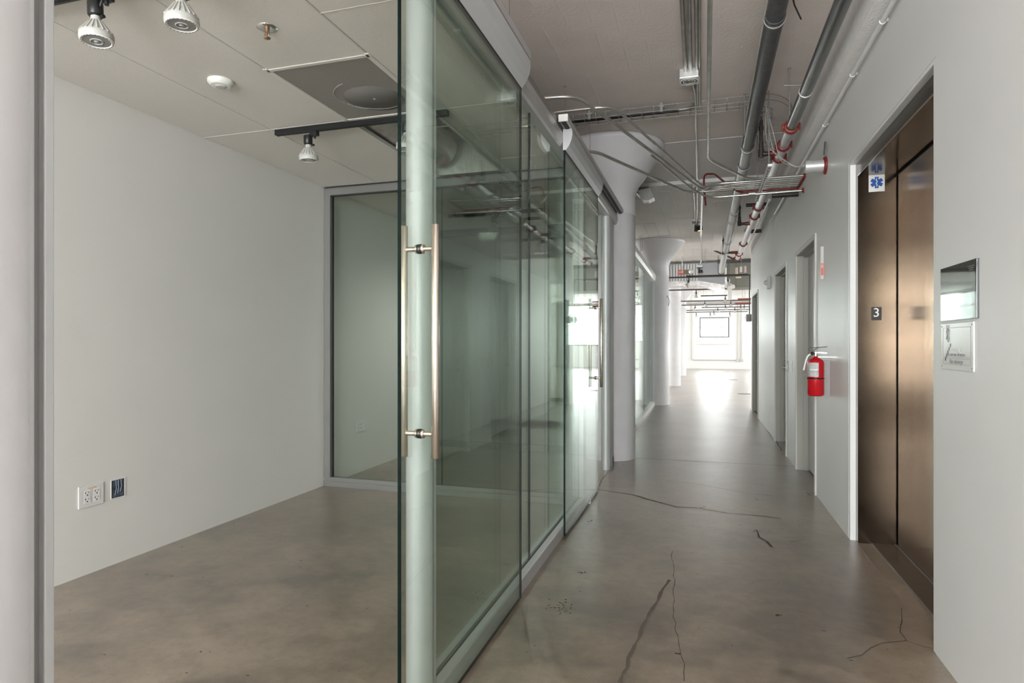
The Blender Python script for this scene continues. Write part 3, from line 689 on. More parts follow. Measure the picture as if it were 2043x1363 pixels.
# track lighting in office
def track(x0, x1, y, label, z=OC, group='office lighting tracks'):
    t = thing('lighting_track', label, 'track', ((x0 + x1) / 2, y, z - .034), group)
    mb = MB(); mb.box(x0, x1, y - .0175, y + .0175, z - .034, z - .002); obj('rail', mb, 'black', t)
    mb = MB(); mb.box(x0 - .006, x0, y - .019, y + .019, z - .036, z - .001); obj('end_cap', mb, 'black', t)
    mb = MB(); mb.box(x0, x1, y - .007, y + .007, z - .0345, z - .034); obj('slot', mb, 'dark_gap', t)
    return t
track(-2.62, -1.43, 3.372, 'black lighting track on the office ceiling beside the foil duct')
track(-2.62, -.99, 1.80, 'black lighting track at the top left of the office ceiling')
def spot(x, y, zc, tilt, label, group, big=1.0, m_=1):
    """PAR lamp; zc = lens centre height; tilt=(dx,dy) of aim"""
    ax = Vector((tilt[0], tilt[1], -1)).normalized()
    L = Vector((x, y, zc)); nk = L - ax * .095 * big                     # neck
    root = thing('track_spotlight', label, 'spotlight', L, group)
    R = .059 * big
    prof = [(.017 * big, .0), (.0175 * big, .014 * big), (.024 * big, .024 * big), (.044 * big, .055 * big), (R * .985, .072 * big), (R, .080 * big), (R, .088 * big), (R * .96, .095 * big)]
    bulb = obj('lamp_bulb', MB().lathe(nk, ax, prof, 32), 'lampwhite', root)
    u = ax.cross(Vector((0, 1, 0))).normalized(); w = ax.cross(u)
    fin = MB()
    for k in range(20):
        a = 2 * PI * k / 20; d = u * math.cos(a) + w * math.sin(a); tt = ax.cross(d).normalized()
        p0 = nk + ax * .022 * big + d * .022 * big; p1 = nk + ax * .070 * big + d * .0565 * big
        mid = (p0 + p1) / 2; h = (p1 - p0) / 2; nrm = h.cross(tt).normalized()
        fin.obox(mid + nrm * .0, h, tt * .0011 * big, nrm * .0042 * big)
    obj('cooling_fins', fin, 'lampwhite', bulb)
    obj('lens', MB().lathe(nk, ax, [(R * .80, .0955 * big), (R * .5, .0965 * big), (0, .0965 * big)], 32), 'lens', bulb)
    obj('lens_ring', MB().lathe(nk, ax, [(R * .96, .095 * big), (R * .93, .098 * big), (R * .82, .098 * big), (R * .80, .0955 * big)], 32), 'white', bulb)
    vt = MB()
    for k in range(24):
        a = 2 * PI * k / 24; c = nk + ax * .0982 * big + (u * math.cos(a) + w * math.sin(a)) * R * .885
        d = u * math.cos(a) + w * math.sin(a); tt = ax.cross(d); vt.obox(c, tt * .0035 * big, d * .0014 * big, ax * .0004)
    obj('vent_slot', vt, 'black', bulb, kind='stuff')
    mbx = MB(); mbx.lathe(nk, ax, [(.010 * big, .0972 * big), (.010 * big, .0976 * big), (0, .098 * big)], 16); mbx.tube([nk + ax * .0975 * big + (u * math.cos(a * .35) + w * math.sin(a * .35)) * .021 * big for a in range(19)], .0022 * big, 5)
    obj('lens_chip', mbx, 'label', bulb)
    s0 = nk + ax * .004; s1 = nk - ax * .056 * big
    mb = MB(); mb.lathe(s1, ax, [(0, 0), (.026 * big, 0), (.027 * big, .003), (.027 * big, .05 * big), (.024 * big, .054 * big), (.0, .054 * big)], 24); obj('socket', mb, 'black', root)
    kb = s0 + Vector((.026 * big, 0, 0)); obj('thumb_screw', MB().cyl(kb, kb + Vector((.016 * big, 0, 0)), .007 * big, 8), 'black', root)
    top = OC - .034; tx = x + m_ * .035
    ad = MB(); ad.box(tx - .028, tx + .022, y + .012 - .017, y + .012 + .017, top - .030, top, bev=.003); ad.cyl((tx, y + .012, top - .03), (tx, y + .012, top - .045), .008)
    obj('track_adapter', ad, 'black', root)
    ar = MB(); ar.tube(fillet([(tx, y + .012, top - .04), (tx - m_ * .002, y + .005, s1.z + .03), (s1.x + m_ * .024 * big, s1.y, s1.z - .02)], .01), .0055, 8); obj('arm', ar, 'black', root)
    obj('lead_wire', MB().tube(fillet([(tx - m_ * .025, y + .01, top - .012), (tx - m_ * .06, y, top - .03), (s1.x, s1.y, s1.z - .002)], .03), .003, 6), 'black', root)
    return root
LG = 'track spotlights with white PAR lamps in the office'
spot(P(199, 85, Z=H + 1.16).x, 1.80, H + 1.16, (.08, -.02), 'white spotlight bulb in a black holder, leftmost on the office ceiling', LG)
spot(P(360, 48, Z=H + 1.16).x, 1.80, H + 1.16, (.03, .02), 'white spotlight bulb at the top edge, second from the left', LG)
spot(P(613, 318, Z=H + 1.16).x, 3.36, H + 1.16, (.01, .05), 'white spotlight bulb hanging from the far office track', LG)
spot(P(803, 293, Z=H + 1.16).x, 3.34, H + 1.16, (-.03, .02), 'white spotlight bulb half hidden behind the near glass door edge', LG)

track(-2.57, -1.55, 6.10, 'black lighting track of the second office seen through the glass', group='lighting tracks behind the glass')
track(-2.60, -1.65, 7.80, 'black lighting track of the third office seen through the glass', group='lighting tracks behind the glass')
def lit(o, power):  # light added at a spotlight to brighten the offices behind the glass
    l = bpy.data.lights.new('office_fill_light', 'SPOT'); l.energy = power; l.spot_size = math.radians(165); l.spot_blend = 1; l.shadow_soft_size = .05; l.color = (1, .97, .92)
    lo = bpy.data.objects.new('office_fill_light', l); COL.objects.link(lo); lo.location = o.location - Vector((0, 0, .03))
G2 = 'spotlights behind the glass'
lit(spot(P(945, 441, Z=H + 1.16).x, 6.08, H + 1.16, (0, .05), 'spotlight of the second office seen through the near glass door', G2), 55)
lit(spot(P(1036, 486, Z=H + 1.16).x, 7.78, H + 1.16, (0, .05), 'spotlight of the third office seen through the glass', G2), 40)

# outlets on the office wall
def wall_outlet(px0, px1, pyt, pyb, label, X=XL, quad=True):
    a = P(px0, (pyt + pyb) / 2, X=X); b = P(px1, (pyt + pyb) / 2, X=X)
    y0, y1 = a.y, b.y; c = P((px0 + px1) / 2, pyt, X=X); d = P((px0 + px1) / 2, pyb, X=X); z0, z1 = d.z, c.z
    root = thing('wall_outlet', label, 'outlet', (X, (y0 + y1) / 2, z0))
    obj('cover_plate', MB().box(X, X + .006, y0, y1, z0, z1, bev=.002), 'outlet', root)
    W = y1 - y0; n = 2 if quad else 1
    for i in range(n):
        cy = y0 + W * ((.32, .70)[i] if quad else .5); hw = W * (.13 if quad else .25); hz = (z1 - z0) * .30; zc = (z0 + z1) / 2 - .002
        rc = obj('receptacle', MB().box(X + .006, X + .0085, cy - hw, cy + hw, zc - hz, zc + hz, bev=.001), 'labelwhite', root)
        sl = MB()
        for s in (-1, 1):
            zz = zc + s * hz * .5
            sl.box(X + .0085, X + .009, cy - hw * .55, cy - hw * .40, zz, zz + .011); sl.box(X + .0085, X + .009, cy + hw * .35, cy + hw * .5, zz + .002, zz + .010)
            sl.box(X + .0085, X + .009, cy - hw * .75, cy - hw * .4, zz + .003, zz + .006); sl.lathe((X + .0085, cy + hw * .02, zz - .008), (1, 0, 0), [(.004, 0), (.004, .0006), (0, .0006)], 8)
        sl.box(X + .0068, X + .007, cy - hw - .0015, cy - hw - .0003, zc - hz, zc + hz)
        obj('slot', sl, 'black', rc)
    return root, y0, y1, z0, z1
r_, y0, y1, z0, z1 = wall_outlet(155.5, 205.5, 967, 1010, 'white double outlet plate with orange tape print on the office wall')
# its plate is a parallelogram in perspective only; orange marking
t = text_mb('ISOLATED', .011, (XL + .0075, (y0 + y1) / 2 + .004, z1 - .018), (0, 1, 0), (0, 0, 1), .0003); obj('outlet_marking', t, 'orange_text', r_)
wall_outlet(711, 729, 838.5, 861, 'pale outlet plate seen through the back glass', quad=False)
# open electrical box
a = P(222, 975, X=XL); b = P(247, 972, X=XL); zt = P(234, 957, X=XL).z; zb = P(234, 992, X=XL).z
root = thing('open_electrical_box', 'open blue-grey electrical box without cover beside the double outlet', 'electrical box', (XL, (a.y + b.y) / 2, zb))
y0, y1 = a.y, b.y
mb = MB(); t_ = .004
mb.box(XL, XL + .003, y0 - t_, y0, zb - t_, zt + t_).box(XL, XL + .003, y1, y1 + t_ * 3, zb - t_, zt + t_).box(XL, XL + .003, y0, y1, zt, zt + t_).box(XL, XL + .003, y0, y1, zb - t_, zb)
obj('plaster_edge', mb, 'outlet', root)
obj('box_back', MB().box(XL + .0005, XL + .0015, y0, y1, zb, zt), 'boxsteel', root)
mb = MB()
for k in range(3):
    yy1 = y0 + (y1 - y0) * (.35 + .2 * k); mb.tube(fillet([(XL + .002, yy1, zt - .004), (XL + .003, yy1 + random.uniform(-.008, .008), zt - .022), (XL + .003, yy1 + random.uniform(-.006, .010), (zt + zb) / 2 + .004 * k), (XL + .002, yy1 - .006, zb + .016 + .006 * k)], .01), .0013, 6)
obj('wire_stub', mb, 'outlet_wire', root)
obj('box_shadow_lip', MB().box(XL + .0015, XL + .002, y0, y0 + .007, zb, zt).box(XL + .0015, XL + .002, y1 - .007, y1, zb, zt).box(XL + .0015, XL + .0025, y0, y1, zb, zb + .004), 'black', root)

# ============================================================ DOORS ON THE RIGHT WALL
def wall_door(n, y0, y1, label, leaf=True, hz=H - .30):
    d = thing('door_%d' % n, label, None, (XR, (y0 + y1) / 2, 0), kind='structure')
    zt = DZ; cw = .045; pr = .013; X1 = XR + .105
    mb = MB()
    # casing faces, slightly proud of the wall
    for a, b in ((y0 - .012, y0 + cw - .012), (y1 - cw + .012, y1 + .012)):
        mb.box(XR - pr, XR - .0005, a, b, 0, zt + .012)
    mb.box(XR - pr, XR - .0005, y0 + cw - .012, y1 - cw + .012, zt - cw + .012, zt + .012)
    obj('casing', mb, 'frame_paint', d)
    mb = MB(); j = .032
    xj = XR - pr + .005; mb.box(xj, X1 + .08, y0 + .001, y0 + j, 0, zt - .001); mb.box(xj, X1 + .08, y1 - j, y1 - .001, 0, zt - .001); mb.box(xj, X1 + .08, y0 + j, y1 - j, zt - j, zt - .001)
    # stop
    mb.box(X1 - .045, X1 - .003, y0 + j, y0 + j + .015, 0, zt - j); mb.box(X1 - .045, X1 - .003, y1 - j - .015, y1 - j, 0, zt - j); mb.box(X1 - .045, X1 - .003, y0 + j, y1 - j, zt - j - .015, zt - j)
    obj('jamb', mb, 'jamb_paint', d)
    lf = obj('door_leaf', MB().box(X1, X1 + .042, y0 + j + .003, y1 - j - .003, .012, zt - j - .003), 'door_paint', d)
    yh = y1 - j - .07
    mb = MB(); mb.lathe((X1, yh, hz), (-1, 0, 0), [(0, .008), (.026, .008), (.027, .004), (.027, 0)], 20); mb.cyl((X1, yh, hz), (X1 - .055, yh, hz), .009)
    mb.tube(fillet([(X1 - .055, yh + .004, hz), (X1 - .057, yh - .04, hz), (X1 - .055, yh - .115, hz - .003)], .02), [.009] * 9 , 12)
    obj('lever_handle', mb, 'chrome', lf)
    mb = MB(); mb.lathe((X1, yh, hz + .10), (-1, 0, 0), [(0, .006), (.012, .006), (.013, 0)], 16); obj('lock_cylinder', mb, 'chrome', lf)
    return d
wall_door(1, DA[0], DA[1], 'pale painted door with chrome lever, behind the fire extinguisher')
wall_door(2, DB[0], DB[1], 'pale painted door with chrome lever, second down the right wall')
wall_door(3, DC[0], DC[1], 'pale painted door at the far end of the right wall')
# switches between the doors
for (px, lab) in ((1570.5, 'white switch plate beside the second door'), (1579, 'white switch plate between first and second door')):
    q = P(px + 1.5, 731, X=XR); root = thing('switch_plate', lab, 'switch', (XR, q.y, q.z - .06), 'light switches')
    obj('plate', MB().box(XR - .006, XR, q.y - .035, q.y + .035, q.z - .058, q.z + .058, bev=.002), 'label' if px < 1575 else 'white', root)
    obj('rocker', MB().box(XR - .010, XR - .006, q.y - .017, q.y + .017, q.z - .034, q.z + .034, bev=.001), 'white', root)
# wall horn / alarm at (1535,563)
q = P(1537, 564, X=XR); root = thing('wall_strobe', 'small grey fire alarm strobe high on the right wall', 'alarm', (XR, q.y, q.z - .09))
obj('housing', MB().box(XR - .045, XR, q.y - .05, q.y + .05, q.z - .085, q.z + .085, bev=.006), 'frame_paint', root)
mb = MB(); mb.lathe((XR - .045, q.y, q.z), (-1, 0, 0), [(.035, 0), (.033, .02), (.02, .035), (0, .04)], 20); obj('strobe_lens', mb, 'diffuser', root)
# vertical sign strip above extinguisher
q0 = P(1643, 492, X=XR - .001); q1 = P(1643, 557, X=XR - .001)
root = thing('fire_extinguisher_sign', 'narrow vertical white and red extinguisher sign on the right wall', 'sign', (XR, q0.y, q1.z))
obj('sign_panel', MB().box(XR - .022, XR - .0005, q0.y - .002, q0.y + .002, q1.z, q0.z), 'paledot', root)
obj('sign_band', MB().box(XR - .019, XR - .003, q0.y - .0035, q0.y - .002, q1.z + .03, q0.z - .13), 'redprint', root)
t = text_mb('FIRE', .014, (XR - .011, q0.y - .0045, q1.z + .10), (0, 0, 1), (-1, 0, 0), .0003); obj('sign_text', t, 'whitetext', root)

# fire extinguisher
ex, ey = .80, 5.02; zb = P(1627, 790, D=P(1627, 700, X=ex).y * 0 + (ex * -S_ + ey * C_)).z; zt = P(1627, 716, D=(ex * -S_ + ey * C_)).z
root = thing('fire_extinguisher', 'red fire extinguisher hung on the right wall beside the first door', 'fire extinguisher', (ex, ey, zb))
R = .056; hgt = zt - zb
body = obj('cylinder', MB().lathe((ex, ey, zb), (0, 0, 1), [(0, .004), (R * .8, .0), (R, .01), (R, hgt - .035), (R * .95, hgt - .018), (R * .75, hgt - .004), (R * .4, hgt + .006), (.014, hgt + .012), (.014, hgt + .02)], 36), 'extred', root)
def arc_label(mb, r, a0, a1, z0, z1, n=10):
    for k in range(n):
        t0 = a0 + (a1 - a0) * k / n; t1 = a0 + (a1 - a0) * (k + 1) / n
        mb.add([(ex + r * math.cos(t0), ey + r * math.sin(t0), z0), (ex + r * math.cos(t1), ey + r * math.sin(t1), z0), (ex + r * math.cos(t1), ey + r * math.sin(t1), z1), (ex + r * math.cos(t0), ey + r * math.sin(t0), z1)], [(0, 1, 2, 3)])
    return mb
va = math.atan2(-ey, -ex)
obj('instruction_label', arc_label(MB(), R + .0006, va - 1.1, va + .35, zb + hgt * .52, zb + hgt * .90), 'label', body)
obj('label_band', arc_label(MB(), R + .0011, va - .8, va + .25, zb + hgt * .69, zb + hgt * .735), 'labelwhite', body)
mb = MB()
for k in range(7): arc_label(mb, R + .0011, va - .8, va + .2, zb + hgt * (.545 + .02 * k), zb + hgt * (.549 + .02 * k))
for k in range(5): arc_label(mb, R + .0011, va - .8, va + .2, zb + hgt * (.76 + .025 * k), zb + hgt * (.765 + .025 * k))
obj('label_lines', mb, 'labelwhite', body, kind='stuff')
mb = MB(); mb.lathe((ex, ey, zb + hgt * .46), (0, 0, 1), [(R, 0), (R + .002, 0), (R + .002, .010), (R, .010)], 36); mb.box(ex + R * .6, .85, ey - .006, ey + .006, zb + hgt * .46, zb + hgt * .46 + .01)
obj('strap', mb, 'black', root)
zt = zb + hgt
mb = MB(); mb.cyl((ex, ey, zt + .012), (ex, ey, zt + .05), .013); mb.box(ex - .02, ex + .012, ey - .012, ey + .012, zt + .03, zt + .055, bev=.003); obj('valve', mb, 'chrome', root)
mb = MB(); mb.obox((ex + .028, ey - .01, zt + .085), (.045, -.012, .004), (.0, .007, 0), (.002, 0, .003)); mb.obox((ex - .005, ey, zt + .068), (.02, 0, .018), (0, .008, 0), (.003, 0, -.003))
obj('squeeze_handle', mb, 'iron', root)
mb = MB(); mb.obox((ex + .036, ey - .008, zt + .045), (.035, -.006, -.002), (0, .006, 0), (0, 0, .0025)); obj('carry_handle', mb, 'chrome', root)
mb = MB(); mb.tube([(ex - .035 + .014 * math.cos(a * .5), ey - .01, zt + .07 + .014 * math.sin(a * .5)) for a in range(14)], .0014, 6); obj('pull_pin', mb, 'iron', root)
mb = MB(); mb.lathe((ex - .022, ey - .012, zt + .04), (-.5, -1, 0), [(.0, .008), (.013, .008), (.013, 0)], 16); obj('gauge', mb, 'black', root)
obj('hose', MB().tube(fillet([(ex - .01, ey, zt + .04), (ex - .05, ey - .005, zt + .03), (ex - .065, ey, zt - .01), (ex - .082, ey, zt - .085)], .03), .0065, 10), 'white', root)
mb = MB(); mb.box(.848, XR - .001, ey + .02, ey + .075, zb, zb + hgt - .01); obj('wall_bracket', mb, 'bracket', root)
mb = MB(); mb.box(ex + .02, XR - .001, ey + .03, ey + .036, zt + .01, zt + .016); obj('bracket_hook', mb, 'chrome', root)

# ============================================================ ELEVATOR
el = thing('elevator_entrance', 'brushed stainless elevator entrance recessed in the right wall', 'elevator', (1.0, 3.66, 0))
FX = .933; DXX = 1.155; JZ = H + 1.05; FY1 = 4.40; FY0 = 2.93
mb = MB(); mb.box(XR + .001, FX + .02, ELY1 - .036, ELY1 - .001, 0, ELZ - .001); mb.box(XR + .001, FX + .02, ELY0 + .001, ELY0 + .03, 0, ELZ - .001); mb.box(XR + .001, FX + .0, ELY0 + .03, ELY1 - .036, ELZ - .02, ELZ - .001)
obj('opening_lining', mb, 'gloss_paint', el)
mb = MB(); mb.box(FX, 1.12, 4.345, 4.403, 0, ELZ - .02); mb.box(1.12, DXX, 4.345, 4.403, 0, JZ)
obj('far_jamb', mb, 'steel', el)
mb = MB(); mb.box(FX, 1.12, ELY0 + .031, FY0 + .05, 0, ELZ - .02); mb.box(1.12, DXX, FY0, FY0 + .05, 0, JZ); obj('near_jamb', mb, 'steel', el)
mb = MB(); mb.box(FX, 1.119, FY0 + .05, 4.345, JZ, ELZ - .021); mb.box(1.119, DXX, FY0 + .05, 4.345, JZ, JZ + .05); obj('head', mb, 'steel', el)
mb = MB(); mb.box(FX - .002, FX, FY0 + .05, 4.345, JZ - .001, JZ + .006); mb.box(FX - .002, FX, 4.343, 4.349, 0, JZ); obj('bright_edge', mb, 'chrome', el)
obj('door_gap', MB().box(DXX, DXX + .02, FY0, 4.40, 0, JZ + .04), 'dark_gap', el)
mb = MB(); mb.box(DXX + .021, DXX + .05, 3.60, 4.33, .012, JZ - .0); obj('door_gap_back', MB().box(DXX + .06, DXX + .07, FY0, 4.40, 0, JZ + .05), 'dark_gap', el)
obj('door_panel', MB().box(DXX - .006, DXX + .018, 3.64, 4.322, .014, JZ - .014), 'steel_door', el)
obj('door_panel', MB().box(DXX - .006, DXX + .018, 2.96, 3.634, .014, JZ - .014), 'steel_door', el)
mb = MB(); mb.box(1.012, 1.148, FY0 + .05, 4.345, 0, .008); obj('sill_plate', mb, 'threshold', el)
mb = MB(); mb.box(1.008, 1.012, FY0 + .05, 4.345, 0, .010); mb.box(1.135, 1.148, FY0 + .05, 4.345, .008, .012); obj('sill_edge', mb, 'alu_grey', el)
obj('concrete_joint', MB().box(.925, 1.012, FY0 + .05, 4.345, 0, .002), 'floor', el)
# floor number plate on far jamb (faces -Y)
JY = 4.345
a = P(1738, 613, Y=JY); b = P(1758.5, 639, Y=JY)
root = thing('floor_number_plate', 'black plate with white number 3 on the steel elevator jamb', 'sign', ((a.x + b.x) / 2, JY, b.z))
obj('plate', MB().box(a.x, b.x, JY - .003, JY - .0002, b.z, a.z), 'black', root)
obj('numeral', text_mb('3', .078, ((a.x + b.x) / 2, JY - .0035, (a.z + b.z) / 2 + .004), (1, 0, 0), (0, 0, 1), .0008), 'whitetext', root)
bd = MB()
for i, j in ((0, 0), (1, 0)): bd.lathe((a.x + .012 + .006 * i, JY - .003, b.z + .010), (0, -1, 0), [(.0016, 0), (.001, .001), (0, .001)], 8)
obj('braille_dots', bd, 'black', root, kind='stuff')
# star of life sticker
a = P(1733, 348, Y=JY); b = P(1765, 381.5, Y=JY); cx, cz = (a.x + b.x) / 2, (a.z + b.z) / 2 + .001
root = thing('medical_emblem_sticker', 'white square sticker with blue six-armed medical star on the elevator jamb', 'sticker', (cx, JY, b.z))
obj('backing', MB().box(a.x, b.x, JY - .0012, JY - .0002, b.z, a.z), 'labelwhite', root)
Rr = (b.x - a.x) * .40; mb = MB()
for k in range(3):
    an = PI / 2 + k * PI / 3; d = Vector((math.cos(an), 0, math.sin(an))); n = Vector((-math.sin(an), 0, math.cos(an)))
    mb.obox((cx, JY - .0016 - .0001 * k, cz), d * Rr, n * Rr * .30, Vector((0, .0003, 0)))
obj('star', mb, 'blue', root)
mb = MB(); mb.tube([(cx, JY - .0024, cz - Rr * .8), (cx, JY - .0024, cz + Rr * .85)], Rr * .035, 6)
mb.tube([(cx + Rr * .13 * math.sin(k * .9), JY - .0026, cz - Rr * .6 + Rr * 1.2 * k / 14) for k in range(15)], Rr * .04, 6); obj('staff_and_snake', mb, 'whitetext', root)

# posters on the near wall (face -X)
def wall_rect(px0, px1, pyt, pyb, X=XR):
    c = (px0 + px1) / 2; a = P(px0, 600, X=X); b = P(px1, 600, X=X); zt = P(c, pyt, X=X).z; zb = P(c, pyb, X=X).z
    return b.y, a.y, zb, zt
y0, y1, z0, z1 = wall_rect(1881, 1954, 526, 638)
root = thing('framed_notice', 'black glossy notice panel mounted on the wall above the white sign', 'sign', (XR, (y0 + y1) / 2, z0))
obj('panel', MB().box(XR - .008, XR - .0005, y0, y1, z0, z1, bev=.001), 'poster', root)
mb = MB()
for k in range(3): mb.box(XR - .0085, XR - .008, y0 + .02 + .004 * k, y0 + .075 - .006 * k, z1 - .022 - .007 * k, z1 - .020 - .007 * k)
obj('notice_marks', mb, 'grey_text', root, kind='stuff')
y0, y1, z0, z1 = wall_rect(1881, 1946, 643.5, 739.5)
root = thing('fire_stair_sign', 'white plastic sign reading do not use elevators, Use stairways', 'sign', (XR, (y0 + y1) / 2, z0))
obj('sign_panel', MB().box(XR - .006, XR - .0005, y0, y1, z0, z1, bev=.0025), 'signwhite', root)
ym = (y0 + y1) / 2; W = y1 - y0; Hh = z1 - z0; xx = XR - .0066
mb = MB()
def fr(ya, yb, za, zb_, w=.0012):
    mb.box(xx, xx + .0006, ya, yb, za, za + w); mb.box(xx, xx + .0006, ya, yb, zb_ - w, zb_); mb.box(xx, xx + .0006, ya, ya + w, za, zb_); mb.box(xx, xx + .0006, yb - w, yb, za, zb_)
fr(y0 + W * .07, y1 - W * .07, z0 + Hh * .27, z1 - Hh * .10); fr(y0 + W * .07, y1 - W * .07, z0 + Hh * .12, z0 + Hh * .245)
obj('sign_border', mb, 'grey_text', root)
obj('warning_text', text_mb('do not use elevators', .0195, (xx, ym, z0 + Hh * .33), (0, -1, 0), (0, 0, 1), .0003), 'grey_text', root)
obj('advice_text', text_mb('Use stairways', .0225, (xx, ym, z0 + Hh * .18), (0, -1, 0), (0, 0, 1), .0003), 'grey_text', root)
obj('heading_text', text_mb('In case of fire', .0195, (xx, ym, z0 + Hh * .42), (0, -1, 0), (0, 0, 1), .0003), 'pale_text', root)
mb = MB(); fy = y1 - W * .24; fz = z0 + Hh * .73   # running figure on stairs
mb.tube([(xx, fy, fz + .032), (xx, fy, fz + .040)], .005, 8); mb.tube([(xx, fy, fz + .03), (xx, fy + .002, fz + .004)], .0042, 6)
mb.tube([(xx, fy, fz + .026), (xx, fy + .014, fz + .014)], .0022, 6); mb.tube([(xx, fy, fz + .026), (xx, fy - .013, fz + .018)], .0022, 6)
mb.tube([(xx, fy, fz + .004), (xx, fy - .01, fz - .012), (xx, fy - .002, fz - .024)], .0026, 6); mb.tube([(xx, fy + .002, fz + .004), (xx, fy + .013, fz - .014)], .0026, 6)
for k in range(5): mb.box(xx, xx + .0006, fy - .03 + .012 * k, fy - .018 + .012 * k, fz - .03 - .013 * k - .013, fz - .03 - .013 * k)
obj('stair_figure', mb, 'grey_text', root)
for yy1 in (y0 + .012, y1 - .012):
    for zz1 in (z0 + .012, z1 - .012): obj('screw', MB().lathe((XR - .006, yy1, zz1), (-1, 0, 0), [(.003, 0), (.003, .001), (0, .0012)], 8), 'grey_text', root)

# ============================================================ PIPES OVERHEAD
# cast iron drain, sloping away
def pipe_y(x, ya, za, yb, zb): return lambda t: Vector((x, ya + (yb - ya) * t, za + (zb - za) * t))
fn = lambda y: Vector((.43, y, H + 2.05 - (y - 3.0) * .0282))
root = thing('drain_pipe', 'large dark drain pipe sloping along the corridor ceiling', 'pipe', fn(9.0))
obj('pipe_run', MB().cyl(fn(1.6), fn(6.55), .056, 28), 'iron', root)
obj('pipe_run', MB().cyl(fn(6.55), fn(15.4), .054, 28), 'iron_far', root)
for y in (4.15, 6.55, 7.15, 9.3, 9.9, 11.6, 12.5):
    a = fn(y); m2 = MB(); m2.cyl(a - Vector((0, .05, 0)), a + Vector((0, .05, 0)), .061, 28); 
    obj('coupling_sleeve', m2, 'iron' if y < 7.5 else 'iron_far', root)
    m2 = MB()
    m2.cyl(a - Vector((0, .008, 0)), a + Vector((0, .004, 0)), .064, 28); obj('clamp_band', m2, 'galv' if y < 7.2 else 'iron', root)
e = fn(15.4); obj('pipe_end', MB().cyl(e, e + Vector((0, .05, -.01)), .066, 24), 'iron_far', root)
mb = MB(); mb.tube(fillet([fn(15.35) + Vector((-.07, 0, .38)), fn(15.35) + Vector((-.075, 0, -.04)), fn(15.35) + Vector((0, 0, -.09)), fn(15.35) + Vector((.07, 0, -.03))], .04), .006, 6); obj('end_hanger', mb, 'black', root)
mb = MB(); mb.tube([fn(3.0) + Vector((-.062, 0, 0)), fn(15) + Vector((-.062, 0, 0))], .004, 6)
obj('drain_trace_line', mb, 'cable', label='thin pale line clipped along the left side of the drain pipe', cat='cable')

# sprinkler main
MX, MZ = .69, H + 1.76
root = thing('sprinkler_main', 'straight sprinkler main pipe with red couplings along the right wall', 'pipe', (MX, 8, MZ))
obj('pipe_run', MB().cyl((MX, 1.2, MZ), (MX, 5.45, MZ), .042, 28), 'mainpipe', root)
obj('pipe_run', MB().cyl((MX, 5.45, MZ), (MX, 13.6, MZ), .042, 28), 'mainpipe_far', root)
obj('support_ring', MB().lathe((MX, 4.72, MZ), (0, 1, 0), [(.042, 0), (.046, 0), (.046, .012), (.042, .012)], 28), 'galv', root)
def coupling(y, m, ears=True, r=.052):
    mb = MB(); mb.lathe((MX, y - .03, MZ), (0, 1, 0), [(.042, 0), (r, 0), (r + .006, .012), (r + .006, .048), (r, .06), (.042, .06)], 28)
    if ears:
        for s in (-1, 1):
            mb.box(MX + s * (r + .002) - .014, MX + s * (r + .002) + .014, y - .02, y + .02, MZ - .012, MZ + .012, bev=.003)
            mb.cyl((MX + s * (r + .012), y, MZ - .03), (MX + s * (r + .012), y, MZ + .03), .007, 8)
    return obj('coupling', mb, m, root)
for y, m in ((5.47, 'orange'), (5.95, 'red'), (6.32, 'red'), (8.55, 'orange'), (9.15, 'orange'), (11.6, 'orange'), (12.9, 'orange'), (13.55, 'orange')): coupling(y, m)
# branches
def branch(y, up=True, dx=-.17, m='blackpipe', label='', mt='red'):
    zt = CZ - .004 if y < 8.5 else CZ - .052
    z = MZ - .01
    r2 = thing('sprinkler_branch', label, 'pipe', (MX + dx, y, z), 'sprinkler branch drops')
    obj('branch_tee', MB().cyl((MX, y, z), (MX + dx * .55, y, z), .03, 16, r2=.026), mt, r2)
    mb = MB(); mb.tube(fillet([(MX + dx * .5, y, z), (MX + dx, y, z), (MX + dx, y, z + .1)], .03), .021, 14); mb.cyl((MX + dx, y, z - .03), (MX + dx, y, z + .045), .027, 14); obj('elbow', mb, m, r2)
    obj('riser', MB().cyl((MX + dx, y, z + .04), (MX + dx, y, zt - .1), .017, 14).cyl((MX + dx, y, z + .22), (MX + dx, y, z + .26), .022, 14), m, r2)
    mb = MB(); mb.cyl((MX + dx, y, zt - .1), (MX + dx, y, zt - .06), .011, 10); mb.lathe((MX + dx, y, zt - .03), (0, 0, 1), [(0, 0), (.018, .0), (.018, .003), (0, .003)], 14); mb.tube([(MX + dx - .01, y, zt - .06), (MX + dx - .013, y, zt - .045), (MX + dx, y, zt - .03)], .003, 6); mb.tube([(MX + dx + .01, y, zt - .06), (MX + dx + .013, y, zt - .045), (MX + dx, y, zt - .03)], .003, 6)
    obj('sprinkler_head', mb, 'iron', r2)
branch(6.14, label='black sprinkler riser behind the wire basket, first along the main')
branch(9.62, label='black sprinkler riser halfway down the main', mt='orange')
branch(12.6, dx=-.3, label='black sprinkler riser above the far duct', mt='orange')
conduit([(MX, 9.9, MZ + .02), (MX - .02, 10.6, H + 1.80), (XR, 10.6, H + 1.80)], .03, 'black pipe crossing from the main into the right wall, farther one', 'blackpipe', .08, name='pipe', cat='pipe')
q = P(1533, 407, X=XR); conduit([(.60, q.y, q.z), (XR, q.y, q.z)], .025, 'short black pipe stub entering the right wall below the conduits', 'blackpipe', name='pipe', cat='pipe')
q = P(1612, 372, X=XR); conduit([(.66, 6.62, H + 1.47), (XR, 6.62, H + 1.47)], .028, 'short black pipe under the conduit bundle at the wall', 'blackpipe', name='pipe', cat='pipe')

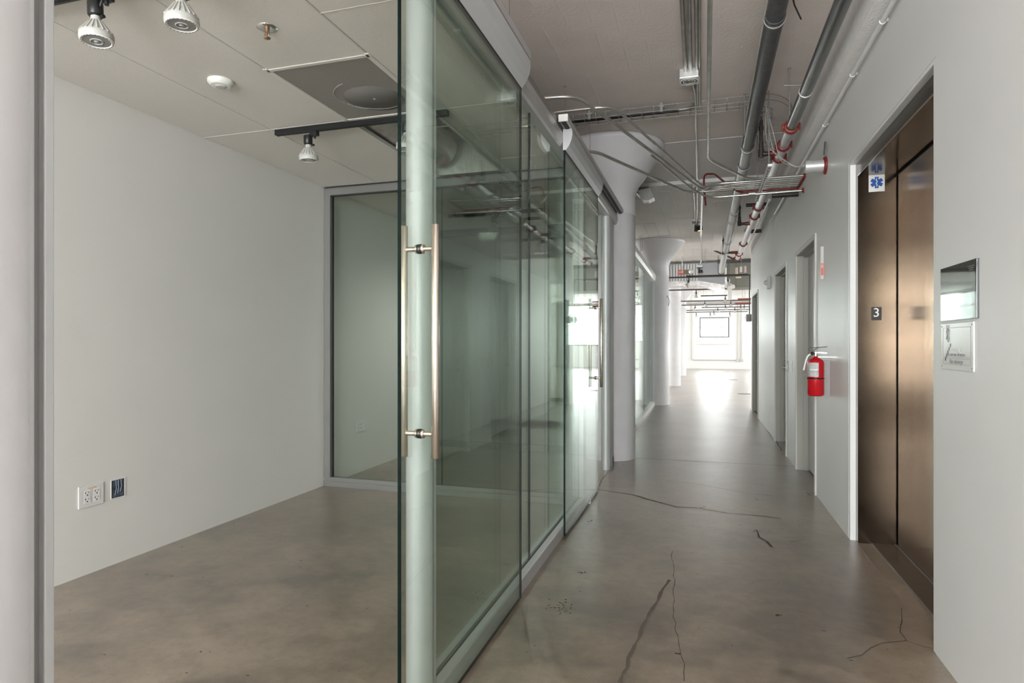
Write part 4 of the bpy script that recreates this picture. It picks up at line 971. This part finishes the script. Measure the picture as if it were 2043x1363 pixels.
# white painted pipe below beam
root = thing('painted_pipe', 'thin white painted pipe under the beam on the right wall', 'pipe', (.872, 4, H + 1.632))
obj('pipe_run', MB().cyl((.872, -1, H + 1.632), (.872, 8.4, H + 1.632), .0125, 16), 'gloss_paint', root)
for y in (2.55, 3.05, 3.55, 4.2, 5.1): 
    mb = MB(); mb.cyl((.872, y - .008, H + 1.632), (.872, y + .008, H + 1.632), .016, 14); mb.box(.86, .899, y - .008, y + .008, H + 1.630, H + 1.645)
    obj('pipe_clip', mb, 'gloss_paint', root)
conduit([(.74, 7.7, H + 1.66), (.74, 12.7, H + 1.66)], .011, 'thin pale pipe beside the sprinkler main', 'gloss_paint', name='pipe', cat='pipe')

# sleeve through the wall with red collar
q = P(1648, 330, X=XR)
root = thing('pipe_sleeve', 'grey pipe sleeve with red firestop ring entering the right wall', 'pipe', (XR, q.y, q.z))
obj('sleeve', MB().cyl((XR - .145, q.y, q.z), (XR - .01, q.y, q.z), .045, 24).cyl((XR - .147, q.y, q.z), (XR - .11, q.y, q.z), .048, 24), 'galv', root)
obj('firestop_ring', MB().lathe((XR - .02, q.y, q.z), (1, 0, 0), [(.045, 0), (.066, .004), (.068, .0195), (.045, .0195)], 24), 'red', root)
mb = MB(); mb.obox((XR - .02, q.y - .07, q.z + .11), (.004, 0, 0), (0, .018, -.045), (0, .02, .008)); obj('dark_bracket', mb, 'iron', root)
for i in range(3):
    obj('signal_cable', MB().tube(fillet([(XR - .14, q.y, q.z + .01 * i), (.74 - .02 * i, q.y + .12, q.z + .03), (.64 - .05 * i, 5.75, H + 1.55 + .07 * i), (.60 - .03 * i, 5.95, H + 1.9), (.55, 6.0, CZ - .02)], .15), .003, 6), 'cable', label=('lowest', 'middle', 'uppermost')[i] + ' white signal cable drooping from the sleeve to the wire basket', cat='cable', group='white cables at the sleeve')

# conduit bundle along X at Z=H+1.53
BZ = H + 1.53
ends = [6.16, 6.23, 6.30, 6.37, 6.44, 6.51]
root_lab = ['nearest', 'second', 'third', 'fourth', 'fifth', 'farthest']
def collar(y, z, r=.012):
    return MB().lathe((XR - .02, y, z), (1, 0, 0), [(r, 0), (r + .006, .002), (r + .014, .015), (r + .014, .0195), (r, .0195)], 16)
zc = BZ
def run(pts, r, y, label, m='emt', z=BZ, col='red', fil=.14):
    root = thing('conduit', label, 'conduit', (XR, y, z), 'conduits crossing the corridor ceiling')
    obj('conduit_tube', MB().tube(fillet(pts, fil), r, 12), m, root)
    obj('firestop_collar', collar(y, z, r), col, root)
    e = Vector(pts[-1]); obj('fitting', MB().cyl((.42, y, z), (.48, y, z), r + .0025, 12), 'galv' if m == 'emt' else m, root)
    return root
def PZ(px, py, z=BZ): q = P(px, py, Z=z); return (q.x, q.y, z)
L = PZ(1190, 214, H + 1.57); L0 = PZ(1160, 190, H + 1.57)
# A: upper long diagonal
run([(XR, ends[4], BZ), (.0, ends[4], BZ), PZ(1150, 190, H + 1.57), (-1.9, PZ(1120, 190, H + 1.57)[1] - .03, H + 1.57)], .0125, ends[4], 'galvanised conduit bending diagonally to the upper left over the glass wall')
run([(XR, ends[3], BZ), (.02, ends[3], BZ), PZ(1222, 211, H + 1.57), (-1.9, PZ(1222, 211, H + 1.57)[1] + .02, H + 1.57)], .0105, ends[3], 'thinner conduit running beside the long diagonal one')
run([(XR, ends[5], BZ), (-.14, ends[5], BZ), PZ(1183, 300, BZ), (-1.9, PZ(1183, 300)[1], BZ)], .0125, ends[5], 'lower conduit curving from the bundle toward the second glass door')
run([(XR, ends[0], BZ), (.42, ends[0], BZ), PZ(1413, 318), (.022, 1.0, BZ)], .0115, ends[0], 'conduit arriving from overhead near the camera and bending right into the bundle')
run([(XR, ends[1], BZ), (.1, ends[1], BZ), (.0, ends[1] + .2, BZ), (-.02, 9.8, BZ + .1)], .0115, ends[1], 'conduit bending away from the bundle to the far corridor', fil=.1)
run([(XR, ends[2], BZ), (.3, ends[2], BZ), (.2, ends[2] + .02, BZ)], .0115, ends[2], 'short conduit in the middle of the bundle')
# red flexible conduit
q1_ = P(1404, 352, D=6.6); q2_ = P(1418, 347, D=6.5)
run([(XR, 6.60, BZ - .01), (.35, 6.60, BZ - .01), P(1450, 367, Z=BZ + .02), P(1425, 347, D=6.75), P(1405, 347, D=6.85), P(1404, 368, D=6.9), P(1408, 410, D=7.0)], .0105, 6.60, 'red conduit looping up from the bundle', 'red', z=BZ - .01, fil=.06)
# lower separate conduit
lz = H + 1.42
run([(XR, P(1604, 381, X=XR).y, lz), PZ(1412, 395, lz), PZ(1378, 375, lz + .05), PZ(1300, 310, lz + .14)], .0105, P(1604, 381, X=XR).y, 'single lower conduit hung below the bundle', z=lz, fil=.12)

# strut channel along Y under bundle, perforated
root = thing('strut_channel', 'perforated metal strut carrying the conduit bundle', 'strut', (.545, 6.25, BZ - .045))
obj('channel', MB().box(.528, .562, 5.62, 6.95, BZ - .036, BZ - .016), 'galv', root)
mb = MB()
for k in range(16): y = 5.68 + k * .08; mb.box(.539, .551, y, y + .045, BZ - .0368, BZ - .0358)
obj('strut_slot', mb, 'black', root, kind='stuff')
for y in (5.7, 6.88): obj('threaded_rod', MB().cyl((.545, y, BZ - .05), (.545, y, CZ - .003), .0055, 8).cyl((.545, y, BZ - .055), (.545, y, BZ - .04), .011, 6), 'wire', root)

# ceiling conduits running along Y near the picture top
czs = CZ - .02
def ceil_run(pts, r, label, fil=.1): return conduit(pts, r, label, 'emt', fil, group='conduits along the near ceiling')
qb = P(1375, 160, Z=CZ - .07)
ceil_run([(-.115, 1.0, czs), (-.125, qb.y - .06, czs)], .014, 'thick conduit leading to the left side of the ceiling speaker box')
ceil_run([(-.085, 1.0, czs), (-.095, qb.y - .06, czs)], .007, 'thinnest conduit in the ceiling bundle')
ceil_run([(-.055, 1.0, czs), (-.085, qb.y - .06, czs)], .0125, 'conduit leading to the right side of the ceiling speaker box')
qe = P(1392, 214, Z=czs)
ceil_run([(-.032, 1.0, czs), (-.04, qe.y, czs), (-.3, qe.y + .03, czs), (-1.9, qe.y + .05, czs)], .0125, 'ceiling conduit turning left across the corridor beside the wire basket')
ceil_run([(-.007, 1.0, czs + .002), (-.02, qe.y - .25, czs), (-.02, qe.y + .02, czs), (-.3, qe.y + .07, czs)], .0095, 'second ceiling conduit turning left at the wire basket')
mb = MB(); mb.box(-.135, -.06, 3.92, 3.945, czs - .012, CZ - .001); obj('conduit_strap', mb, 'galv', label='metal strap across the ceiling conduits', cat='strap')
# speaker / fixture box
root = thing('ceiling_fixture_box', 'square grey ceiling box with a round perforated white face', 'ceiling fixture', (-.105, qb.y, CZ - .1))
bx_, by_ = qb.x, qb.y
obj('box', MB().box(bx_ - .072, bx_ + .072, by_ - .072, by_ + .072, CZ - .075, CZ - .002, bev=.004), 'galv', root)
obj('mounting_plate', MB().box(bx_ - .074, bx_ + .074, by_ - .074, by_ + .074, CZ - .081, CZ - .075, bev=.002), 'white', root)
for r0, r1, m in ((.070, .062, 'white'), (.050, .040, 'white'), (.030, .024, 'chrome')):
    obj('ring', MB().lathe((bx_, by_, CZ - .081), (0, 0, -1), [(r0, 0), (r0, .004), (r1, .004), (r1, 0)], 32), m, root)
obj('dark_recess', MB().lathe((bx_, by_, CZ - .0815), (0, 0, -1), [(.062, .001), (0, .001)], 28), 'iron', root)
obj('centre_hub', MB().lathe((bx_, by_, CZ - .082), (0, 0, -1), [(.017, .0), (.014, .005), (0, .006)], 18), 'olive', root)
# conduit from box away to the far spotlight
qs = P(1390, 452, D=10.5)
conduit([(bx_ + .02, by_ + .06, CZ - .04), (-.055, 5.55, CZ - .03), (-.06, 8.3, CZ - .06), (-.075, 10.0, CZ - .075), (qs.x, qs.y, CZ - .16)], .0105, 'long thin conduit from the ceiling box to the far can light', 'emt', .15)
for k, dx in enumerate((-.02, .022)):
    conduit([(qs.x + dx, 8.55, CZ - .075), (qs.x + dx, qs.y - .03, CZ - .08), (qs.x + dx * .8, qs.y, CZ - .20)], .009, ('left' if k == 0 else 'right') + ' of two conduits dropping into the far can light box', 'emt', .06)
def can_light(q, s, label, glow=False):
    root = thing('can_spotlight', label, 'spotlight', (q.x, q.y, q.z), 'black cylinder spotlights')
    obj('junction_box', MB().box(q.x - .07 * s, q.x + .07 * s, q.y - .06 * s, q.y + .06 * s, q.z + .10 * s, q.z + .17 * s, bev=.004), 'galv', root)
    obj('canopy', MB().box(q.x - .085 * s, q.x + .085 * s, q.y - .07 * s, q.y + .07 * s, q.z + .088 * s, q.z + .10 * s), 'black', root)
    obj('stem', MB().cyl((q.x - .015 * s, q.y, q.z + .09 * s), (q.x - .025 * s, q.y, q.z - .06 * s), .026 * s, 14), 'black', root)
    obj('can', MB().lathe((q.x + .045 * s, q.y, q.z + .035 * s), (0.05, -.1, -1), [(0, 0), (.036 * s, 0), (.042 * s, .02 * s), (.044 * s, .085 * s), (.036 * s, .086 * s), (.034 * s, .06 * s)], 20), 'black', root)
    obj('lamp_face', MB().lathe((q.x + .045 * s, q.y, q.z + .035 * s), (0.05, -.1, -1), [(.035 * s, .084 * s), (0, .082 * s)], 20), 'glow' if glow else 'lens', root)
can_light(P(1391, 455, D=10.5), 1.0, 'black can spotlight with orange glow under the far corridor ceiling', True)
can_light(P(1396, 541, D=15.2), .85, 'black can spotlight in front of the silver duct')
q = P(1396, 530, D=15.2); qq = P(1401, 470, D=12.4)
conduit([(qs.x + .05, 10.3, CZ - .07), (q.x + .05, q.y - .05, CZ - .07), (q.x + .02, q.y, q.z + .04)], .009, 'thin conduit hanging to the can light before the duct', 'emt', .08)

# wire basket tray along X then turning
root = thing('wire_basket_tray', 'galvanised wire basket cable tray crossing the ceiling and turning away', 'cable tray', (-.4, 5.8, CZ - .1))
ty0, ty1, tz = 5.70, 5.88, CZ - .075
for y, z in ((ty0, tz + .05), (ty0, tz), (ty1, tz), (ty1, tz + .05)):
    obj('long_wire', MB().tube(fillet([(-2.2, y, z), (.40 + (ty1 - y), y, z), (.62 + (ty1 - y) * .6, y + .20, z), (.62 + (ty1 - y), 6.2, z), (.62 + (ty1 - y), 7.9, z)], .12), .0032, 6), 'wire', root)
obj('long_wire', MB().tube([(-2.2, (ty0 + ty1) / 2, tz), (.5, (ty0 + ty1) / 2, tz)], .003, 6), 'wire', root)
for k in range(25):
    x = -2.1 + k * .105
    obj('cross_wire', MB().tube([(x, ty0, tz + .055), (x, ty0, tz), (x, ty1, tz), (x, ty1, tz + .055)], .0032, 6), 'wire', root)
for k in range(13):
    y = 6.15 + k * .13
    obj('cross_wire', MB().tube([(.62, y, tz + .055), (.62, y, tz), (.80, y, tz), (.80, y, tz + .055)], .0032, 6), 'wire', root)
for k in range(3):
    obj('cable', MB().tube(fillet([(-2.2, ty0 + .06 + .03 * k, tz + .012), (-1.2, ty0 + .05 + .03 * k, tz + .016), (-.2, ty0 + .07 + .02 * k, tz + .01)], .2), .008, 8), 'black', root)
for i, x in enumerate((-1.0, -.35)):
    obj('hanger_clamp', MB().box(x - .012, x + .012, ty0 - .01, ty0 + .012, tz - .01, CZ - .003).box(x - .022, x + .022, ty0 - .012, ty0 + .014, CZ - .045, CZ - .03), 'wire', root)

# rods and hanging wires
def rod(px, py0, label, zbot, x=None, r=.005, eye=False):
    q = P(px, py0, Z=CZ - .004); mb = MB().cyl((q.x, q.y, zbot), (q.x, q.y, CZ - .003), r, 8)
    if eye: mb.lathe((q.x, q.y, CZ - .01), (0, 0, 1), [(0, 0), (.012, 0), (.012, .006), (0, .006)], 10)
    return obj('hanger_rod' if r > .003 else 'hanging_wire', mb, 'wire', label=label, cat='rod' if r > .003 else 'wire', group='ceiling hangers')
rod(1486, 188, 'threaded rod hanging left of the drain pipe', H + 1.8, eye=True)
q = rod(1575, 136, 'threaded rod holding the sprinkler main', MZ + .03, eye=True)
rod(1016, -30, 'bare wire hanging from the near ceiling at the top', P(1016, 74, D=3.5).z, r=.0022)
rod(1127, 172, 'thin wire hanging behind the end of the overhead track', H + 1.43, r=.0022, eye=True)
rod(1177, 232, 'thin wire hanging behind the second glass door track', H + 1.43, r=.0022)
mb = MB(); mb.tube([P(1578, -20, D=3.6), P(1585, 10, D=3.7), P(1598, 38, D=3.85)], .005, 8); obj('cut_cable', mb, 'blackpipe', label='short cut black cable end poking from the ceiling', cat='cable')
conduit([P(1620, 352, D=6.0) if False else (.60, 5.15, H + 1.98), (.797, 5.15, H + 1.96)], .006, 'small horizontal rod to the sprinkler main', 'wire', name='brace_rod', cat='rod')

# emergency light near first column
q = P(1290, 388, D=8.3)
root = thing('emergency_light', 'boxy ceiling light with clear faceted lens beside the first column', 'ceiling light', (q.x, q.y, q.z))
obj('housing', MB().prism([(q.x - .15, q.z + .10), (q.x + .02, q.z + .10), (q.x + .06, q.z + .06), (q.x - .10, q.z + .0), (q.x - .15, q.z + .05)], 'y', q.y - .02, q.y + .25), 'olive', root)
mb = MB(); mb.prism([(q.x - .12, q.z + .05), (q.x + .05, q.z + .075), (q.x + .10, q.z - .06), (q.x + .03, q.z - .09), (q.x - .05, q.z - .085)], 'y', q.y - .05, q.y + .14); obj('lens', mb, 'diffuser', root)
mb = MB()
for k in range(4): x = q.x - .06 + .035 * k; mb.tube([(x, q.y - .055, q.z + .045), (x + .03, q.y - .055, q.z - .08)], .003, 5)
obj('lens_rib', mb, 'white', root)
# round smoke detector on far ceiling
q = P(1409, 383, Z=CZ - .052)
obj('ceiling_detector', MB().lathe((q.x, q.y, CZ - .05), (0, 0, -1), [(.11, 0), (.11, .02), (.07, .045), (0, .05)], 24), 'white', label='white round detector behind the conduit bundle', cat='smoke detector')

# far brace, thin conduit, exit sign, duct, air handler
a = P(1384, 482, D=14.0); b = P(1478, 523, D=14.2); conduit([a, b], .02, 'dark diagonal brace pipe above the far duct', 'blackpipe', name='brace_pipe', cat='pipe')
conduit([P(1362, 545, D=15), P(1361, 508, D=15), P(1376, 500, D=15), P(1500, 497, D=15)], .012, 'thin conduit bending down to the exit sign', 'emt', .12)
q = P(1370, 543, D=15.0)
root = thing('exit_sign', 'small red exit sign with round emergency lamp below the ceiling', 'exit sign', (q.x, q.y, q.z))
obj('sign_box', MB().box(q.x - .20, q.x + .14, q.y - .02, q.y + .03, q.z - .055, q.z + .055), 'olive', root)
obj('sign_face', MB().box(q.x - .20, q.x - .06, q.y - .023, q.y - .02, q.z - .055, q.z + .055), 'redprint', root)
obj('sign_text', text_mb('EXIT', .055, (q.x - .13, q.y - .025, q.z), (1, 0, 0), (0, 0, 1), .0005), 'whitetext', root)
obj('lamp_head', MB().lathe((q.x + .10, q.y - .02, q.z), (0, -1, 0), [(.05, 0), (.055, .03), (0, .035)], 20), 'white', root)
D = 16.0
dl = P(1320, 532, D=D); dr = P(1395, 532, D=D); zt = P(1370, 529, D=D).z; zb = P(1370, 562, D=D).z
root = thing('ribbed_duct', 'silver galvanised duct with ribs below the far ceiling', 'duct', ((dl.x + dr.x) / 2, dl.y, zb))
obj('duct_body', MB().box(-3.0, dr.x, dl.y, dl.y + .7, zb, zt), 'duct', root)
for k in range(26): x = -1.9 + k * (dr.x + 1.9) / 26; obj('rib', MB().box(x, x + .03, dl.y - .03, dl.y, zb, zt), 'galv', root)
bl = P(1445, 532, D=D)
obj('transition', MB().prism([(dr.x, zb), (dr.x, zt), (bl.x, zt + .03), (bl.x, zb - .13)], 'y', dl.y + .02, dl.y + .65), 'duct', root)
obj('insulation_wrap', MB().prism([(-3, zb - .10), (-3, zb), (dr.x, zb), (bl.x, zb - .13), (bl.x, zb - .26), (dr.x, zb - .12)], 'y', dl.y + .03, dl.y + .6), 'foil', root)
x0 = P(1451, 550, D=D).x; zt2 = P(1470, 528, D=D).z; zb2 = P(1470, 577, D=D).z
root = thing('air_handler', 'olive grey air handling unit with warning stickers under the far ceiling', 'air handler', (x0 + .7, dl.y, zb2))
obj('cabinet', MB().box(x0, x0 + 1.6, dl.y, dl.y + .9, zb2, zt2, bev=.01), 'ahu', root)
obj('top_flange', MB().box(x0 - .25, x0 + 1.6, dl.y - .02, dl.y + .92, zt2 - .03, min(zt2 + .06, CZ - .06)), 'iron', root)
obj('panel_seam', MB().box(x0 + .18, x0 + .19, dl.y - .004, dl.y, zb2, zt2).box(x0 + .02, x0 + .03, dl.y - .004, dl.y, zb2, zt2), 'iron', root)
for (pa, pb, ya, yb, m) in ((1467, 1472, 534, 552, 'labelwhite'), (1476, 1481, 532, 543, 'labelwhite'), (1484, 1489, 531, 544, 'labelwhite'), (1468, 1479, 549, 555, 'labelwhite')):
    a = P(pa, ya, Y=dl.y - .006); b = P(pb, yb, Y=dl.y - .006); st = obj('sticker', MB().box(a.x, b.x, dl.y - .006, dl.y - .001, b.z, a.z), m, root)
    if pa in (1484, 1467): obj('sticker_stripe', MB().box(a.x + .01, a.x + .025, dl.y - .007, dl.y - .006, b.z, a.z), 'redprint', st)
    if pa == 1468: obj('sticker_mark', MB().box(a.x + .01, a.x + .045, dl.y - .007, dl.y - .006, b.z + .01, a.z - .01), 'yellow', st)
mb = MB()
for k, (px, py) in enumerate(((1452, 560), (1446, 571), (1462, 572))):
    a = P(px, py, D=15.4); mb.lathe(a, (0, -1, 0), [(0, .07), (.05, .06), (.055, 0), (0, 0)], 14)
mb.box(P(1452, 570, D=15.5).x, P(1460, 570, D=15.5).x, P(1452, 570, D=15.5).y, P(1452, 570, D=15.5).y + .2, P(1452, 598, D=15.5).z, P(1452, 566, D=15.5).z)
obj('refrigerant_lines', mb, 'white', label='white insulated lines and valves under the air handler', cat='pipe')
# dangling wire by second column
conduit([P(1310, 556, D=12.9), P(1325, 582, D=12.7), P(1336, 598, D=12.6), P(1333, 612, D=12.7), P(1327, 610, D=12.8)], .007, 'thin grey wire drooping beside the second column', 'wire', .1, name='loose_wire', cat='wire')
obj('hanging_wire', MB().tube([P(1281, 468, Z=CZ - .055), P(1281, 500, D=9.9)], .003, 6).tube([P(1277, 470, Z=CZ - .055), P(1278, 505, D=9.9)], .003, 6), 'wire', label='pair of thin wires above the third office head rail', cat='wire')

# far tracks with spots
def far_track(y_px, xa, xb, z, spots, idx):
    depth = (z - H) * F / (686 - y_px)
    a = P(xa, y_px, D=depth); b = P(xb, y_px, D=depth); y = (a.y + b.y) / 2
    t = thing('lighting_track', 'thin dark lighting track in the far room, %s' % idx, 'track', ((a.x + b.x) / 2, y, z), 'lighting tracks of the far room')
    xa_ = P(xa, y_px, Y=y).x; xb_ = P(xb, y_px, Y=y).x
    obj('rail', MB().box(xa_, xb_, y - .02, y + .02, z - .018, z + .018), 'blackpipe', t)
    for i in range(3):
        x = xa_ + (xb_ - xa_) * (.1 + .4 * i); obj('suspension_rod', MB().cyl((x, y, z), (x, y, CZ - .05), .004, 6), 'wire', t)
    for s, (px, tl) in enumerate(spots):
        x = P(px, y_px, Y=y).x; rt = thing('track_spotlight', 'small spotlight on the %s far track, %s' % (idx, ('left one', 'second', 'third', 'fourth')[s] if len(spots) > 1 else 'only one'), 'spotlight', (x, y, z - .2), 'spotlights of the far room')
        obj('stem', MB().cyl((x, y, z - .018), (x, y, z - .08), .014, 8).cyl((x, y, z - .07), (x + tl * .02, y, z - .13), .026, 12), 'black', rt)
        ax = Vector((tl, -.2, -1)); obj('lamp', MB().lathe((x + tl * .02, y, z - .12), ax, [(.018, 0), (.03, .03), (.058, .085), (.058, .1), (0, .1)], 16), 'lampwhite', rt)
far_track(552, 1320, 1497, H + 1.50, [(1374, -.5), (1452, .2)], 'nearest, first')
far_track(578, 1320, 1451, H + 1.50, [(1389, -.1)], 'second')
far_track(590, 1398, 1451, H + 1.50, [(1447, 0)], 'short third')
far_track(600, 1350, 1497, H + 1.50, [(1406, .4), (1458, 0)], 'fourth')
far_track(608, 1350, 1497, H + 1.50, [(1387, -.5), (1447, .5), (1477, .3), (1485, 0)], 'fifth')
far_track(613, 1400, 1497, H + 1.50, [(1432, .3), (1466, 0)], 'sixth')
far_track(618.5, 1365, 1497, H + 1.50, [(1424, .2)], 'seventh')
far_track(622.5, 1365, 1492, H + 1.50, [(1389, .2), (1417, .1), (1456, .2)], 'eighth')
# red sprinkler pipes in the far room
for (x0p, x1p, yp, m, lab) in ((1472, 1500, 597, 'orange', 'upper'), (1466, 1500, 606, 'orange', 'lower')):
    a = P(x0p, yp, D=22); b = P(x1p + 40, yp - 1.5, D=22); o_ = conduit([a, b], .03, lab + ' short orange pipe in the far room near the right wall', m, name='pipe', cat='pipe')
    for t_ in (.2, .8): c_ = a.lerp(b, t_); obj('suspension_rod', MB().cyl(c_, (c_.x, c_.y, CZ - .05), .005, 6), 'wire', o_)
a = P(1369, 604.5, D=23); b = P(1500, 602, D=23); o_ = conduit([a, (b.x + 3, a.y, a.z)], .055, 'grey pipe crossing the far room between the tracks', 'galv', name='pipe', cat='pipe')

for t_ in (.2, 1.5, 3.0): obj('suspension_rod', MB().cyl((a.x + t_, a.y, a.z), (a.x + t_, a.y, CZ - .05), .005, 6), 'wire', o_)
# vertical conduit and switch box at the wall end
q0 = P(1499, 548, X=XR - .02, ); yv = YE - .06
root = thing('wall_conduit', 'dark vertical conduit with a grey switch box at the corridor end', 'conduit', (XR - .02, yv, H))
z0 = P(1497, 628, X=XR).z; z1 = P(1498, 548, X=XR).z
obj('conduit_tube', MB().tube(fillet([(-.3, yv, z1), (XR - .03, yv, z1), (XR - .03, yv, z0)], .05), .011, 8), 'blackpipe', root)
obj('switch_box', MB().box(XR - .09, XR - .002, yv - .05, yv + .05, z0 - .14, z0, bev=.008), 'bracket', root)
obj('toggle', MB().box(XR - .115, XR - .09, yv - .012, yv + .012, z0 - .10, z0 - .03), 'galv', root)
